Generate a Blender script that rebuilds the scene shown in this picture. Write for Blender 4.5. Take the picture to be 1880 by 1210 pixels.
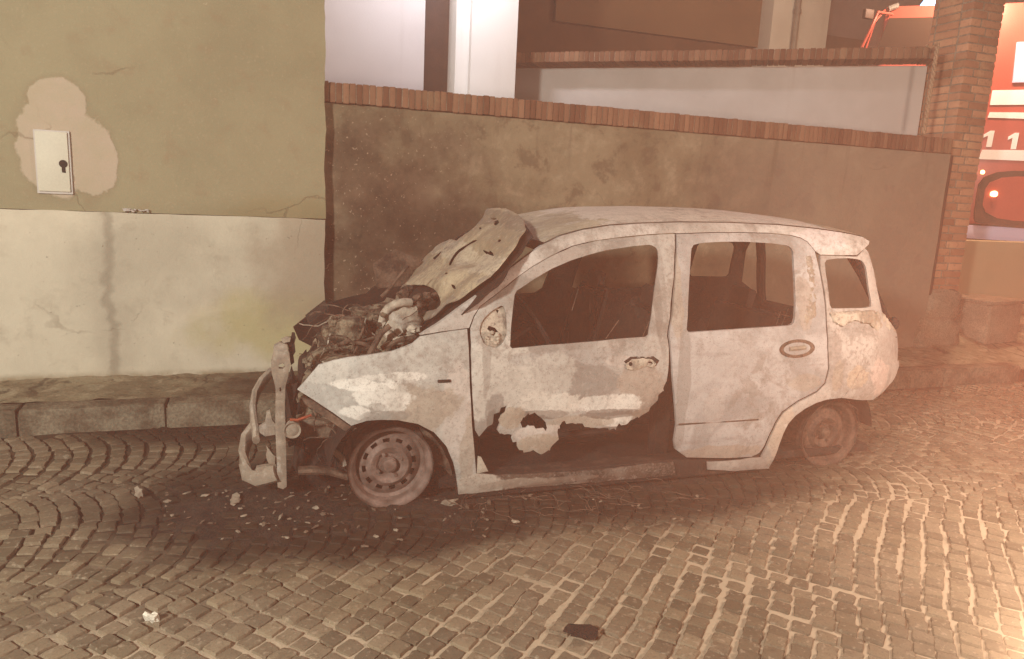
import bpy, bmesh, math, random
from mathutils import Vector, Matrix, noise
from mathutils.geometry import delaunay_2d_cdt
for o in list(bpy.data.objects):
    bpy.data.objects.remove(o, do_unlink=True)
SC = bpy.context.scene
COL = SC.collection
random.seed(7)
rnd = random.uniform

# ------------------------------------------------------------------ camera, sky, lamps, exposure
EYE = Vector((0, 0, 1.35))
FOC = 1336.0
RX = Vector((0.94616779, -0.01572913, 0.32329416))
RY = Vector((-0.32014025, -0.19271899, 0.92756111))
RZ = Vector((0.04771519, -0.98112792, -0.18738003))
cd = bpy.data.cameras.new('camera'); cam = bpy.data.objects.new('camera', cd); COL.objects.link(cam)
cd.sensor_width = 36; cd.lens = 36 * FOC / 1880; cd.clip_start = 0.05; cd.clip_end = 300
cr = Vector((RX[0], RY[0], RZ[0])); cu = -Vector((RX[1], RY[1], RZ[1])); cb = -Vector((RX[2], RY[2], RZ[2]))
cam.matrix_world = Matrix(((cr.x, cu.x, cb.x, EYE.x), (cr.y, cu.y, cb.y, EYE.y), (cr.z, cu.z, cb.z, EYE.z), (0, 0, 0, 1)))
SC.camera = cam
W = bpy.data.worlds.new('World'); SC.world = W; W.use_nodes = True
wb = W.node_tree.nodes['Background']
sky = W.node_tree.nodes.new('ShaderNodeTexSky'); sky.sky_type = 'NISHITA'; sky.sun_disc = False
sky.sun_elevation = math.radians(1.0); sky.sun_rotation = math.radians(90); sky.dust_density = 6
tintn = W.node_tree.nodes.new('ShaderNodeMix'); tintn.data_type = 'RGBA'; tintn.blend_type = 'MIX'
tintn.inputs[0].default_value = 0.96; tintn.inputs[7].default_value = (0.80, 0.24, 0.10, 1)
W.node_tree.links.new(sky.outputs[0], tintn.inputs[6]); W.node_tree.links.new(tintn.outputs[2], wb.inputs[0])
wb.inputs[1].default_value = 0.10

def on_frame(u, v, d):     # a place seen at that pixel, d metres away (used for the added flare glow lamp outside the frame)
    c = Vector((u - 940, v - 605, FOC)) * (d / FOC); return EYE + Vector((RX.dot(c), RY.dot(c), RZ.dot(c)))
def lamp(name, loc, energy, color, size, aim=None, kind='POINT', spot=120, blend=0.6):
    l = bpy.data.lights.new(name, kind); o = bpy.data.objects.new(name, l); COL.objects.link(o)
    l.energy = energy; l.color = color; l.shadow_soft_size = size; o.location = loc
    if kind == 'SPOT':
        l.spot_size = math.radians(spot); l.spot_blend = blend
    if aim is not None:
        o.rotation_euler = (Vector(aim) - Vector(loc)).to_track_quat('-Z', 'Y').to_euler()
    return o
lamp('street_lamp_light', (-3.0, -1.0, 2.9), 1540, (1.0, 1.0, 0.90), 0.25)
lamp('work_light', (3.45, 1.25, 1.45), 225, (1.0, 0.80, 0.66), 0.14)
lamp('flare_glow_light', on_frame(1925, 1245, 1.25), 900, (1.0, 0.61, 0.36), 0.03, on_frame(1925, 1245, 1.25) + Vector((-.55, -.15, .85)), 'SPOT', 125, 0.8)  # added lamp, out of view; its scatter imitates the peach lens flare
lamp('flare_veil_light', (1.95, 0.85, 1.0), 2400, (1.0, 0.17, 0.06), 0.08, (-2.0, 0.95, 1.75), 'SPOT', 80, 1.0)  # added red beam across the foreground, tints the haze like lens flare
lamp('truck_fill_light', (6.9, 5.75, 3.9), 300, (1.0, 0.72, 0.50), 0.10)  # added fill that brightens the fire engine and pillar, not a yard lamp
lamp('porch_light', (1.55, 6.0, 3.7), 90, (0.93, 0.89, 0.98), 0.10)
SC.view_settings.view_transform = 'Standard'; SC.view_settings.look = 'None'
SC.view_settings.exposure = 0.0; SC.view_settings.gamma = 1.0
SC.cycles.volume_bounces = 0; SC.cycles.max_bounces = 6
SC.cycles.use_denoising = True

# ------------------------------------------------------------------ measuring: photo pixel -> point on a real surface
def ray(u, v):
    d = Vector((u - 940, v - 605, FOC))
    return Vector((RX.dot(d), RY.dot(d), RZ.dot(d)))
def on_y(u, v, y):
    d = ray(u, v); return EYE + d * (y / d.y)
def on_z(u, v, z=0.0):
    d = ray(u, v); return EYE + d * ((z - EYE.z) / d.z)
def on_plane(u, v, p, n):
    d = ray(u, v); return EYE + d * ((Vector(p) - EYE).dot(n) / d.dot(n))
def lerp_table(t, x):
    if x <= t[0][0]: return t[0][1]
    for (a, b), (c, d) in zip(t, t[1:]):
        if x <= c: return b + (d - b) * (x - a) / (c - a)
    return t[-1][1]
def nz(x, y, z, s=1.0):
    return noise.noise(Vector((x * s, y * s, z * s)))

# ------------------------------------------------------------------ materials
class NT:
    def __init__(s, name):
        s.m = bpy.data.materials.new(name); s.m.use_nodes = True
        s.t = s.m.node_tree; s.b = s.t.nodes['Principled BSDF']
        g = s.t.nodes.new('ShaderNodeNewGeometry'); s.pos = g.outputs['Position']
    def val(s, i, v):
        if hasattr(v, 'is_linked'): s.t.links.new(v, i)
        elif isinstance(v, tuple): i.default_value = v if len(v) in (2,) or len(i.default_value) == len(v) else (*v, 1)
        else: i.default_value = v
    def noise(s, scale, detail=6, rough=0.6, vec=None, dist=0.0):
        n = s.t.nodes.new('ShaderNodeTexNoise'); n.inputs['Scale'].default_value = scale
        n.inputs['Detail'].default_value = detail; n.inputs['Roughness'].default_value = rough
        n.inputs['Distortion'].default_value = dist
        s.t.links.new(vec or s.pos, n.inputs['Vector']); return n.outputs[0]
    def voro(s, scale, feature='DISTANCE_TO_EDGE', vec=None):
        n = s.t.nodes.new('ShaderNodeTexVoronoi'); n.feature = feature; n.inputs['Scale'].default_value = scale
        s.t.links.new(vec or s.pos, n.inputs['Vector']); return n.outputs[0]
    def vec(s, scale=(1, 1, 1), loc=(0, 0, 0), src=None):
        n = s.t.nodes.new('ShaderNodeMapping'); n.inputs['Scale'].default_value = scale; n.inputs['Location'].default_value = loc
        s.t.links.new(src or s.pos, n.inputs[0]); return n.outputs[0]
    def sep(s):
        n = s.t.nodes.new('ShaderNodeSeparateXYZ'); s.t.links.new(s.pos, n.inputs[0]); return n.outputs
    def math(s, op, a, b=0.0, c=None):
        n = s.t.nodes.new('ShaderNodeMath'); n.operation = op; s.val(n.inputs[0], a); s.val(n.inputs[1], b)
        if c is not None: s.val(n.inputs[2], c)
        return n.outputs[0]
    def step(s, x, a, b):        # smooth 0..1 from a to b
        n = s.t.nodes.new('ShaderNodeMapRange'); n.interpolation_type = 'SMOOTHSTEP'
        s.val(n.inputs[0], x); n.inputs[1].default_value = a; n.inputs[2].default_value = b; return n.outputs[0]
    def mix(s, f, a, b, mode='MIX'):
        n = s.t.nodes.new('ShaderNodeMix'); n.data_type = 'RGBA'; n.blend_type = mode
        s.val(n.inputs[0], f); s.val(n.inputs[6], a); s.val(n.inputs[7], b); return n.outputs[2]
    def blob(s, c, r, wob=0.0, wscale=6.0):   # 1 inside an ellipsoid round c with radii r, wobbling edge
        v = s.vec((1 / r[0], 1 / r[1], 1 / r[2]), (-c[0] / r[0], -c[1] / r[1], -c[2] / r[2]))
        n = s.t.nodes.new('ShaderNodeVectorMath'); n.operation = 'LENGTH'; s.t.links.new(v, n.inputs[0])
        d = n.outputs['Value']
        if wob:
            d = s.math('ADD', d, s.math('MULTIPLY', s.math('SUBTRACT', s.noise(wscale, 5), 0.5), wob))
        return d
    def crack(s, scale, width, seed=0.0):
        n = s.t.nodes.new('ShaderNodeTexNoise'); n.inputs['Scale'].default_value = scale * 2.5; n.inputs['Detail'].default_value = 7
        s.t.links.new(s.pos, n.inputs['Vector']); m = s.t.nodes.new('ShaderNodeVectorMath'); m.operation = 'MULTIPLY_ADD'
        s.t.links.new(n.outputs['Color'], m.inputs[0]); m.inputs[1].default_value = (.5 / scale, 0, .5 / scale); s.t.links.new(s.vec((1, .01, 1), (seed, 0, seed * 2)), m.inputs[2])
        return s.math('MULTIPLY', s.step(s.voro(scale, vec=m.outputs[0]), width, width * .2), s.step(s.noise(scale * .9, 3, .5, s.vec((1, 1, 1), (seed + 4, 0, 1))), .50, .60))
    def attr(s, name):
        n = s.t.nodes.new('ShaderNodeAttribute'); n.attribute_name = name; return n.outputs['Fac']
    def done(s, col, rough=0.8, metal=0.0, bump=None, bstr=0.3, bdist=0.01, spec=0.4):
        s.val(s.b.inputs['Base Color'], col); s.val(s.b.inputs['Roughness'], rough); s.val(s.b.inputs['Metallic'], metal)
        s.b.inputs['Specular IOR Level'].default_value = spec
        if bump is not None:
            n = s.t.nodes.new('ShaderNodeBump'); n.inputs['Strength'].default_value = bstr; n.inputs['Distance'].default_value = bdist
            s.val(n.inputs['Height'], bump); s.t.links.new(n.outputs[0], s.b.inputs['Normal'])
        return s.m

def m_simple(name, c1, c2, scale=6, rough=0.8, metal=0.0, bstr=0.25, bdist=0.006, lo=0.35, hi=0.65, fine=80, spec=0.35, var=0.35):
    t = NT(name); a = t.step(t.noise(scale, 8), lo, hi); f = t.noise(fine, 4)
    c = t.mix(a, c1, c2); c = t.mix(t.step(f, 0.35, 0.65), t.mix(var, c, (0, 0, 0)), c)
    return t.done(c, rough, metal, t.math('ADD', f, t.noise(scale * 3, 5)), bstr, bdist, spec)
# ------------------------------------------------------------------ mesh helpers
def link(name, me, mats, parent=None):
    o = bpy.data.objects.new(name, me); COL.objects.link(o)
    for m in (mats if isinstance(mats, (list, tuple)) else [mats]): me.materials.append(m)
    if parent is not None: o.parent = parent
    return o
def wloc(o):
    p = Vector((0, 0, 0))
    while o is not None: p = p + o.location; o = o.parent
    return p
def emit(name, verts, faces, mats, parent=None, smooth=35, fm=None):
    off = wloc(parent) if parent is not None else Vector((0, 0, 0))
    me = bpy.data.meshes.new(name); me.from_pydata([Vector(v) - off for v in verts], [], faces)
    if fm: me.polygons.foreach_set('material_index', fm)
    if smooth:
        me.polygons.foreach_set('use_smooth', [True] * len(me.polygons)); me.set_sharp_from_angle(angle=math.radians(smooth))
    me.update()
    return link(name, me, mats, parent)
class MB:
    def __init__(s): s.v = []; s.f = []; s.fm = []
    def add(s, v, f, mi=0):
        b = len(s.v); s.v += [Vector(x) for x in v]; s.f += [tuple(i + b for i in q) for q in f]; s.fm += [mi] * len(f)
    def box(s, c, size, rot=None, bev=0.0, jit=0.0, mi=0):
        bm = bmesh.new(); bmesh.ops.create_cube(bm, size=1.0)
        for q in bm.verts: q.co = Vector((q.co.x * size[0], q.co.y * size[1], q.co.z * size[2]))
        if bev: bmesh.ops.bevel(bm, geom=list(bm.edges), offset=bev, segments=2, affect='EDGES', profile=0.6)
        for q in bm.verts:
            if jit: q.co += Vector((rnd(-jit, jit), rnd(-jit, jit), rnd(-jit, jit)))
            if rot is not None: q.co = rot @ q.co
            q.co += Vector(c)
        bm.verts.index_update()
        s.add([q.co.copy() for q in bm.verts], [[q.index for q in fc.verts] for fc in bm.faces], mi); bm.free()
    def bb(s, a, b, bev=0.0, jit=0.0, mi=0):
        a, b = Vector(a), Vector(b); s.box((a + b) / 2, [abs(q) for q in (b - a)], None, bev, jit, mi)
    def tube(s, pts, r, n=8, mi=0, flat=1.0):
        pts = [Vector(p) for p in pts]; R = r if isinstance(r, (list, tuple)) else [r] * len(pts); V = []; F = []
        up = Vector((0, 0, 1))
        for i, p in enumerate(pts):
            t = (pts[min(i + 1, len(pts) - 1)] - pts[max(i - 1, 0)]).normalized()
            a = t.cross(up)
            if a.length < 0.1: a = t.cross(Vector((0, 1, 0)))
            a.normalize(); b = a.cross(t).normalized()
            for k in range(n):
                an = 2 * math.pi * k / n; V.append(p + (a * math.cos(an) + b * math.sin(an) * flat) * R[i])
        for i in range(len(pts) - 1):
            for k in range(n):
                F.append((i * n + k, i * n + (k + 1) % n, (i + 1) * n + (k + 1) % n, (i + 1) * n + k))
        F.append(tuple(range(n))[::-1]); F.append(tuple(range((len(pts) - 1) * n, len(pts) * n)))
        s.add(V, F, mi)
    def lathe(s, prof, c, axis='y', n=40, mi=0, cull=None, close=False):
        V = []; F = []; m = len(prof)
        for k in range(n):
            an = 2 * math.pi * k / n
            for r, h in prof:
                V.append(Vector(c) + (Vector((r * math.cos(an), h, r * math.sin(an))) if axis == 'y' else Vector((r * math.cos(an), r * math.sin(an), h))))
        for k in range(n):
            for i in range(m - 1):
                if cull and cull(k, i): continue
                F.append((k * m + i, k * m + i + 1, ((k + 1) % n) * m + i + 1, ((k + 1) % n) * m + i))
        s.add(V, F, mi)
    def lump(s, c, size, amp=0.25, freq=3.0, sub=3, seed=0, boxy=0.6, mi=0):
        bm = bmesh.new(); bmesh.ops.create_icosphere(bm, subdivisions=sub, radius=1.0)
        for q in bm.verts:
            d = q.co.normalized(); mx = max(abs(d.x), abs(d.y), abs(d.z)); d2 = d * ((1 - boxy) + boxy / mx * 0.8)
            k = 1 + amp * noise.noise(d * freq + Vector((seed * 7.3, seed * 3.1, seed))) + amp * 0.5 * noise.noise(d * freq * 2.7 + Vector((seed, 5, 2)))
            q.co = Vector((d2.x * size[0], d2.y * size[1], d2.z * size[2])) * k + Vector(c)
        s.add([q.co.copy() for q in bm.verts], [[q.index for q in fc.verts] for fc in bm.faces], mi); bm.free()
    def prism(s, poly, a, b, mi=0):       # poly of 3-D points, thickness vector b-a added
        n = len(poly); off = Vector(b) - Vector(a)
        s.add([Vector(p) for p in poly] + [Vector(p) + off for p in poly],
              [tuple(range(n)), tuple(range(2 * n - 1, n - 1, -1))] + [(i, i + n, (i + 1) % n + n, (i + 1) % n) for i in range(n)], mi)
    def out(s, name, mats, parent=None, smooth=35): return emit(name, s.v, s.f, mats, parent, smooth, s.fm)
def tag(o, label=None, cat=None, group=None, kind=None):
    if label: o['label'] = label
    if cat: o['category'] = cat
    if group: o['group'] = group
    if kind: o['kind'] = kind
    return o
def empty(name, loc):
    o = bpy.data.objects.new(name, None); o.location = loc; o.empty_display_size = 0.1; COL.objects.link(o); return o

def inside(p, poly):
    x, y = p; r = False; j = len(poly) - 1
    for i in range(len(poly)):
        a, b = poly[i], poly[j]
        if (a[1] > y) != (b[1] > y) and x < (b[0] - a[0]) * (y - a[1]) / (b[1] - a[1]) + a[0]: r = not r
        j = i
    return r
def area(p): return sum(p[i - 1][0] * p[i][1] - p[i][0] * p[i - 1][1] for i in range(len(p))) / 2
def offset(poly, d):
    s = 1 if area(poly) > 0 else -1; n = len(poly); out = []
    for i in range(n):
        a, b, c = Vector(poly[i - 1]), Vector(poly[i]), Vector(poly[(i + 1) % n])
        e1 = (b - a); e2 = (c - b)
        if e1.length < 1e-7 or e2.length < 1e-7: out.append(poly[i]); continue
        e1.normalize(); e2.normalize()
        nn = Vector((-e1.y - e2.y, e1.x + e2.x)) * s
        if nn.length < 1e-6: out.append(poly[i]); continue
        nn.normalize(); k = max(0.4, nn.dot(Vector((-e1.y, e1.x)) * s)); q = b + nn * (d / k); out.append((q.x, q.y))
    return out
def dense(poly, step, rag=0.0):
    out = []
    for i in range(len(poly)):
        a, b = Vector(poly[i]), Vector(poly[(i + 1) % len(poly)]); n = max(1, int((b - a).length / step))
        for k in range(n):
            q = a.lerp(b, k / n)
            if rag and k: q += Vector((rnd(-rag, rag), rnd(-rag, rag)))
            out.append((q.x, q.y))
    return out
def rounded(poly, it=1):     # Chaikin corner cutting
    for _ in range(it):
        o = []
        for i in range(len(poly)):
            a, b = poly[i], poly[(i + 1) % len(poly)]
            o.append((a[0] * .8 + b[0] * .2, a[1] * .8 + b[1] * .2)); o.append((a[0] * .2 + b[0] * .8, a[1] * .2 + b[1] * .8))
        poly = o
    return poly
def sheet(outer, holes, surf, thick, step=0.035, roll=0.004):
    """flat outline in (a, b) -> curved sheet with thickness; surf(a, b, h) gives a 3-D point, h is depth behind the skin"""
    loops = [outer] + list(holes); pts = []; edges = []
    for lp in loops:
        b = len(pts); pts += [Vector(p) for p in lp]; edges += [(b + i, b + (i + 1) % len(lp)) for i in range(len(lp))]
    nb = len(pts); xs = [p[0] for p in outer]; ys = [p[1] for p in outer]
    y = min(ys) + step / 2; row = 0
    while y < max(ys):
        x = min(xs) + (step / 2 if row % 2 else 0)
        while x < max(xs):
            q = (x + rnd(-.2, .2) * step, y + rnd(-.2, .2) * step)
            if inside(q, outer) and not any(inside(q, h) for h in holes):
                if min((Vector(q) - pts[k]).length for k in range(nb)) > step * 0.45: pts.append(Vector(q))
            x += step
        y += step * 0.87; row += 1
    v2, _, tri, ov, _, _ = delaunay_2d_cdt(pts, edges, [], 0, 1e-6)
    keep = []
    for t in tri:
        c = (sum(v2[i].x for i in t) / 3, sum(v2[i].y for i in t) / 3)
        if inside(c, outer) and not any(inside(c, h) for h in holes):
            a = (v2[t[1]] - v2[t[0]]).cross(v2[t[2]] - v2[t[0]])
            keep.append(tuple(t) if a > 0 else tuple(t)[::-1])
    cnt = {}
    for t in keep:
        for i in range(3):
            e = (t[i], t[(i + 1) % 3]); cnt[e] = 1
    bnd = [e for e in cnt if (e[1], e[0]) not in cnt]; bv = {i for e in bnd for i in e}; n = len(v2)
    V = [surf(p.x, p.y, roll if i in bv else 0.0) for i, p in enumerate(v2)] + [surf(p.x, p.y, thick) for p in v2]
    F = keep + [tuple(i + n for i in t)[::-1] for t in keep] + [(b, a, a + n, b + n) for a, b in bnd]
    return V, F
# ------------------------------------------------------------------ MATERIALS of the place
def mat_plaster():
    t = NT('old_plaster'); x, y, z = t.sep()
    n1 = t.noise(1.3, 8); n2 = t.noise(7, 8); n3 = t.noise(70, 6)
    c = t.mix(t.step(n1, .35, .7), (.295, .262, .165), (.25, .222, .138))
    c = t.mix(t.math('MULTIPLY', t.step(n2, .52, .72), .45), c, (.26, .195, .12))
    c = t.mix(t.math('MULTIPLY', t.step(n3, .55, .75), .25), c, (.50, .41, .29))
    d = t.blob((-1.10, 4.83, 1.48), (.19, .5, .30), .55, 7); d2 = t.blob((-.93, 4.83, 1.42), (.14, .5, .24), .6, 9)
    d3 = t.blob((-1.07, 4.83, 1.72), (.15, .5, .13), .5, 8)
    dm = t.math('MINIMUM', t.math('MINIMUM', d, d2), d3)
    p = t.step(dm, 1.03, .95); rim = t.math('MULTIPLY', t.step(dm, 1.22, 1.0), t.math('SUBTRACT', 1.0, p))
    c = t.mix(t.math('MULTIPLY', rim, .25), c, (.22, .17, .11))
    c = t.mix(t.math('MULTIPLY', p, .85), c, t.mix(t.step(n2, .3, .7), (.47, .375, .29), (.43, .36, .26)))
    g = t.blob((.2, 4.83, 1.12), (.55, .5, .16), .7, 8); c = t.mix(t.math('MULTIPLY', t.step(g, 1.1, .4), .5), c, (.25, .20, .10))
    ck = t.crack(1.3, .010); c = t.mix(t.math('MULTIPLY', ck, .5), c, (.15, .115, .07)); sp = t.step(t.noise(26, 4), .69, .73); c = t.mix(t.math('MULTIPLY', sp, .45), c, (.44, .37, .26))
    h = t.math('SUBTRACT', t.math('ADD', t.math('ADD', t.math('MULTIPLY', n3, .5), n2), t.math('MULTIPLY', p, 1.2)), ck)
    return t.done(c, .92, 0, h, .35, .012, .15)
def mat_dado():
    t = NT('pale_cement_dado'); x, y, z = t.sep()
    n1 = t.noise(1.8, 8); n2 = t.noise(6, 9, .65); n3 = t.noise(60, 6)
    c = t.mix(t.step(n1, .35, .68), (.60, .54, .42), (.48, .43, .33))
    c = t.mix(t.math('MULTIPLY', t.step(n2, .52, .75), .55), c, (.36, .315, .235))
    g = t.blob((.25, 4.82, .42), (.75, .5, .28), .9, 4); c = t.mix(t.math('MULTIPLY', t.step(g, 1.1, .5), .6), c, (.41, .355, .13))
    m = t.blob((.35, 4.82, .8), (.5, .5, .5), 1.2, 5); c = t.mix(t.math('MULTIPLY', t.step(m, 1.1, .4), .75), c, (.36, .29, .21))
    w = t.math('ADD', t.math('MULTIPLY', t.math('SUBTRACT', t.noise(2.2, 4, vec=t.vec((.01, .01, 1))), .5), .26), -.845)
    w = t.math('ADD', w, t.math('MULTIPLY', t.math('SUBTRACT', t.noise(14, 4), .5), .05))
    cr_ = t.math('ABSOLUTE', t.math('SUBTRACT', x, w)); crack = t.step(cr_, .045, .004); side = t.step(cr_, .16, .03)
    c = t.mix(t.math('MULTIPLY', side, .3), c, (.36, .32, .25)); c = t.mix(t.math('MULTIPLY', crack, .6), c, (.25, .22, .165))
    sp = t.step(t.noise(38, 3), .70, .75); c = t.mix(t.math('MULTIPLY', sp, .6), c, (.16, .13, .09))
    ck = t.crack(2.0, .012, 3); c = t.mix(t.math('MULTIPLY', ck, .45), c, (.2, .17, .12))
    b = t.step(z, .17, .11); c = t.mix(t.math('MULTIPLY', b, t.step(n2, .3, .6)), c, (.25, .20, .12))
    h = t.math('SUBTRACT', t.math('ADD', t.math('MULTIPLY', n3, .4), t.math('MULTIPLY', n2, 1.4)), t.math('MULTIPLY', crack, 1.0))
    return t.done(c, .9, 0, h, .35, .014, .15)
def mat_concrete():
    t = NT('sooty_cement_render'); x, y, z = t.sep()
    n1 = t.noise(1.6, 9, .6, dist=.5); n2 = t.noise(4.2, 9, .70, dist=.15); n3 = t.noise(55, 6)
    c = t.mix(t.step(n1, .35, .65), (.255, .205, .132), (.185, .145, .09))
    c = t.mix(t.math('MULTIPLY', t.step(n2, .49, .66), .7), c, (.35, .285, .195))
    c = t.mix(t.math('MULTIPLY', t.step(n2, .48, .36), .75), c, (.125, .092, .058))
    for (a, r, k, w) in (((.95, 4.94, 1.0), (.75, 1, .95), .92, 1.3), ((.62, 4.94, 1.45), (.26, 1, .5), .6, 1.3), ((3.7, 4.94, 1.45), (.75, 1, .42), .55, 1.1), ((.55, 4.94, .5), (.5, 1, .5), .7, 1.)):
        d = t.blob(a, r, w, 3.2); c = t.mix(t.math('MULTIPLY', t.step(d, 1.15, .35), k), c, t.mix(t.step(n2, .3, .7), (.05, .033, .022), (.12, .08, .053)))
    r_ = t.step(x, 2.6, 4.6); c = t.mix(t.math('MULTIPLY', r_, .5), c, t.mix(t.step(n2, .35, .65), (.36, .285, .225), (.29, .225, .175)))
    dr = t.noise(1.0, 6, .6, t.vec((9, 9, .9))); c = t.mix(t.math('MULTIPLY', t.step(dr, .58, .72), t.math('MULTIPLY', t.step(z, 1.2, 1.8), .55)), c, (.13, .095, .06))
    ck = t.crack(1.1, .006, 6); c = t.mix(t.math('MULTIPLY', ck, .25), c, (.10, .075, .05))
    sp = t.step(t.noise(45, 3), .64, .70); c = t.mix(t.math('MULTIPLY', sp, t.math('MULTIPLY', t.step(x, 2.4, .6), .6)), c, (.42, .34, .25))
    return t.done(c, .92, 0, t.math('ADD', t.math('MULTIPLY', n3, .4), t.math('MULTIPLY', n2, 1.6)), .4, .016, .12)
def mat_white(name='white_render', c1=(.66, .61, .56), c2=(.58, .53, .48), dirt=.4):
    t = NT(name); x, y, z = t.sep(); n1 = t.noise(1.4, 7); n2 = t.noise(5, 8)
    v = t.noise(1.0, 7, vec=t.vec((7, 7, .5)))
    c = t.mix(t.step(n1, .35, .65), c1, c2); c = t.mix(t.math('MULTIPLY', t.step(v, .56, .74), dirt), c, (.36, .30, .24))
    return t.done(c, .85, 0, t.math('ADD', t.noise(60, 5), n2), .15, .006, .15)
def mat_brick(name='old_brick', attr=True, light=1.0):
    t = NT(name); a = t.attr('tint'); n1 = t.noise(30, 6); n2 = t.noise(4, 6)
    c = t.mix(a, (.135 * light, .062 * light, .036 * light), (.27 * light, .145 * light, .088 * light))
    c = t.mix(t.math('MULTIPLY', t.step(n2, .5, .7), .4), c, (.28 * light, .19 * light, .11 * light))
    c = t.mix(t.math('MULTIPLY', t.step(n1, .52, .72), .35), c, (.13, .06, .035))
    return t.done(c, .9, 0, n1, .4, .006, .15)
def mat_mortar():
    return m_simple('lime_mortar', (.36, .28, .20), (.26, .20, .14), 12)
def soot_mask(t, k=1.0):
    m = None
    for a, r, w in (((.05, 3.15, 0), (.85, .62, 1), .9), ((1.4, 3.25, 0), (2.3, .85, 1), .5), ((.5, 2.7, 0), (1.0, .28, 1), .8), ((1.7, 2.8, 0), (1.2, .38, 1), .9), ((-.1, 4.1, 0), (.9, .35, 1), .9)):
        d = t.step(t.blob(a, r, w, 3.0), 1.15, .55); m = d if m is None else t.math('MAXIMUM', m, d)
    return t.math('MULTIPLY', m, k)
def mat_sett():
    t = NT('basalt_sett'); a = t.attr('tint'); x, y, z = t.sep(); n1 = t.noise(45, 6); n2 = t.noise(1.7, 7); n3 = t.noise(11, 7)
    c = t.mix(a, (.105, .083, .053), (.235, .185, .120))
    c = t.mix(t.step(n2, .4, .65), c, t.mix(.5, c, (.225, .178, .128)))
    c = t.mix(t.math('MULTIPLY', t.step(n3, .5, .7), .45), c, (.10, .078, .052))
    c = t.mix(t.math('MULTIPLY', t.step(n1, .56, .66), .45), c, (.40, .325, .24)); n4 = t.noise(120, 5, .7); c = t.mix(t.math('MULTIPLY', t.step(n4, .52, .66), .5), c, (.075, .057, .04))
    c = t.mix(soot_mask(t, .93), c, t.mix(t.step(n3, .35, .65), (.010, .007, .005), (.032, .023, .015)))
    return t.done(c, t.mix(t.step(n3, .3, .7), (.5,) * 3, (.8,) * 3), 0, t.math('ADD', n1, n3), .5, .006, .12)
def mat_joint():
    t = NT('sandy_joint_fill'); x, y, z = t.sep(); n1 = t.noise(60, 6); n2 = t.noise(1.6, 6); n3 = t.noise(9, 6)
    f = t.step(t.math('ADD', t.math('ADD', y, t.math('MULTIPLY', x, -.28)), t.math('MULTIPLY', t.math('SUBTRACT', n2, .5), 2.6)), 3.0, 1.9)
    c = t.mix(f, (.07, .052, .034), (.43, .345, .245)); c = t.mix(t.math('MULTIPLY', t.step(n3, .55, .75), .5), c, (.13, .10, .068))
    c = t.mix(soot_mask(t, .95), c, (.016, .012, .009))
    return t.done(c, .95, 0, t.math('ADD', n1, n3), .6, .006, .1)
M = {}
M['plaster'] = mat_plaster(); M['dado'] = mat_dado(); M['concrete'] = mat_concrete(); M['white'] = mat_white('white_render', (.54, .50, .46), (.47, .43, .39))
M['brick'] = mat_brick(); M['mortar'] = mat_mortar(); M['brick_pale'] = mat_brick('pale_worn_brick', True, 2.0); M['sett'] = mat_sett(); M['joint'] = mat_joint()
M['stone'] = m_simple('worn_stone', (.36, .285, .20), (.25, .195, .135), 4, bdist=.012, bstr=.4)
M['house'] = mat_white('white_house_wall', (.74, .72, .70), (.69, .67, .65), .1)
M['cream'] = mat_white('cream_wall', (.62, .56, .46), (.55, .49, .40), .15)
M['brownwall'] = m_simple('brown_painted_wall', (.155, .075, .038), (.125, .06, .03), 2, var=.1)
M['darkwood'] = m_simple('dark_brown_paint', (.07, .035, .02), (.05, .026, .016), 5, .6, var=.1)
M['mauve'] = m_simple('mauve_wall', (.25, .16, .13), (.21, .13, .105), 2, var=.1)
def mat_pavement():
    t = NT('pavement_cement'); n1 = t.noise(2.2, 9, .65); n2 = t.noise(9, 9, .7); n3 = t.noise(50, 6); x, y, z = t.sep()
    c = t.mix(t.step(n1, .42, .58), (.33, .285, .19), (.21, .178, .115)); c = t.mix(t.math('MULTIPLY', t.step(n2, .53, .60), .6), c, (.40, .34, .24))
    c = t.mix(t.math('MULTIPLY', t.step(n2, .46, .38), .75), c, (.10, .08, .05)); c = t.mix(t.math('MULTIPLY', t.step(n3, .55, .68), .4), c, (.12, .10, .065))
    ck = t.crack(2.2, .02, 8); c = t.mix(t.math('MULTIPLY', ck, .7), c, (.07, .055, .035))
    d = t.blob((.9, 4.4, .1), (1.5, .6, .6), .9, 3); c = t.mix(t.math('MULTIPLY', t.step(d, 1.1, .5), .85), c, (.03, .022, .015))
    return t.done(c, .92, 0, t.math('ADD', t.math('MULTIPLY', n3, .5), t.math('MULTIPLY', n2, 2)), .5, .02, .15)
M['pavement'] = mat_pavement(); M['kerbstone'] = m_simple('kerb_stone', (.235, .20, .14), (.125, .10, .066), 7, .9, 0, .6, .016, .4, .6, 60, .2)

# ------------------------------------------------------------------ SETTING: ground, road of setts, kerb, pavement
KY = 4.17
V = []; F = []
emit('ground', [(-45, -45, -.12), (60, -45, -.12), (60, 60, -.12), (-45, 60, -.12)], [(0, 1, 2, 3)], M['stone'], None, 0)['kind'] = 'structure'

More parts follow.
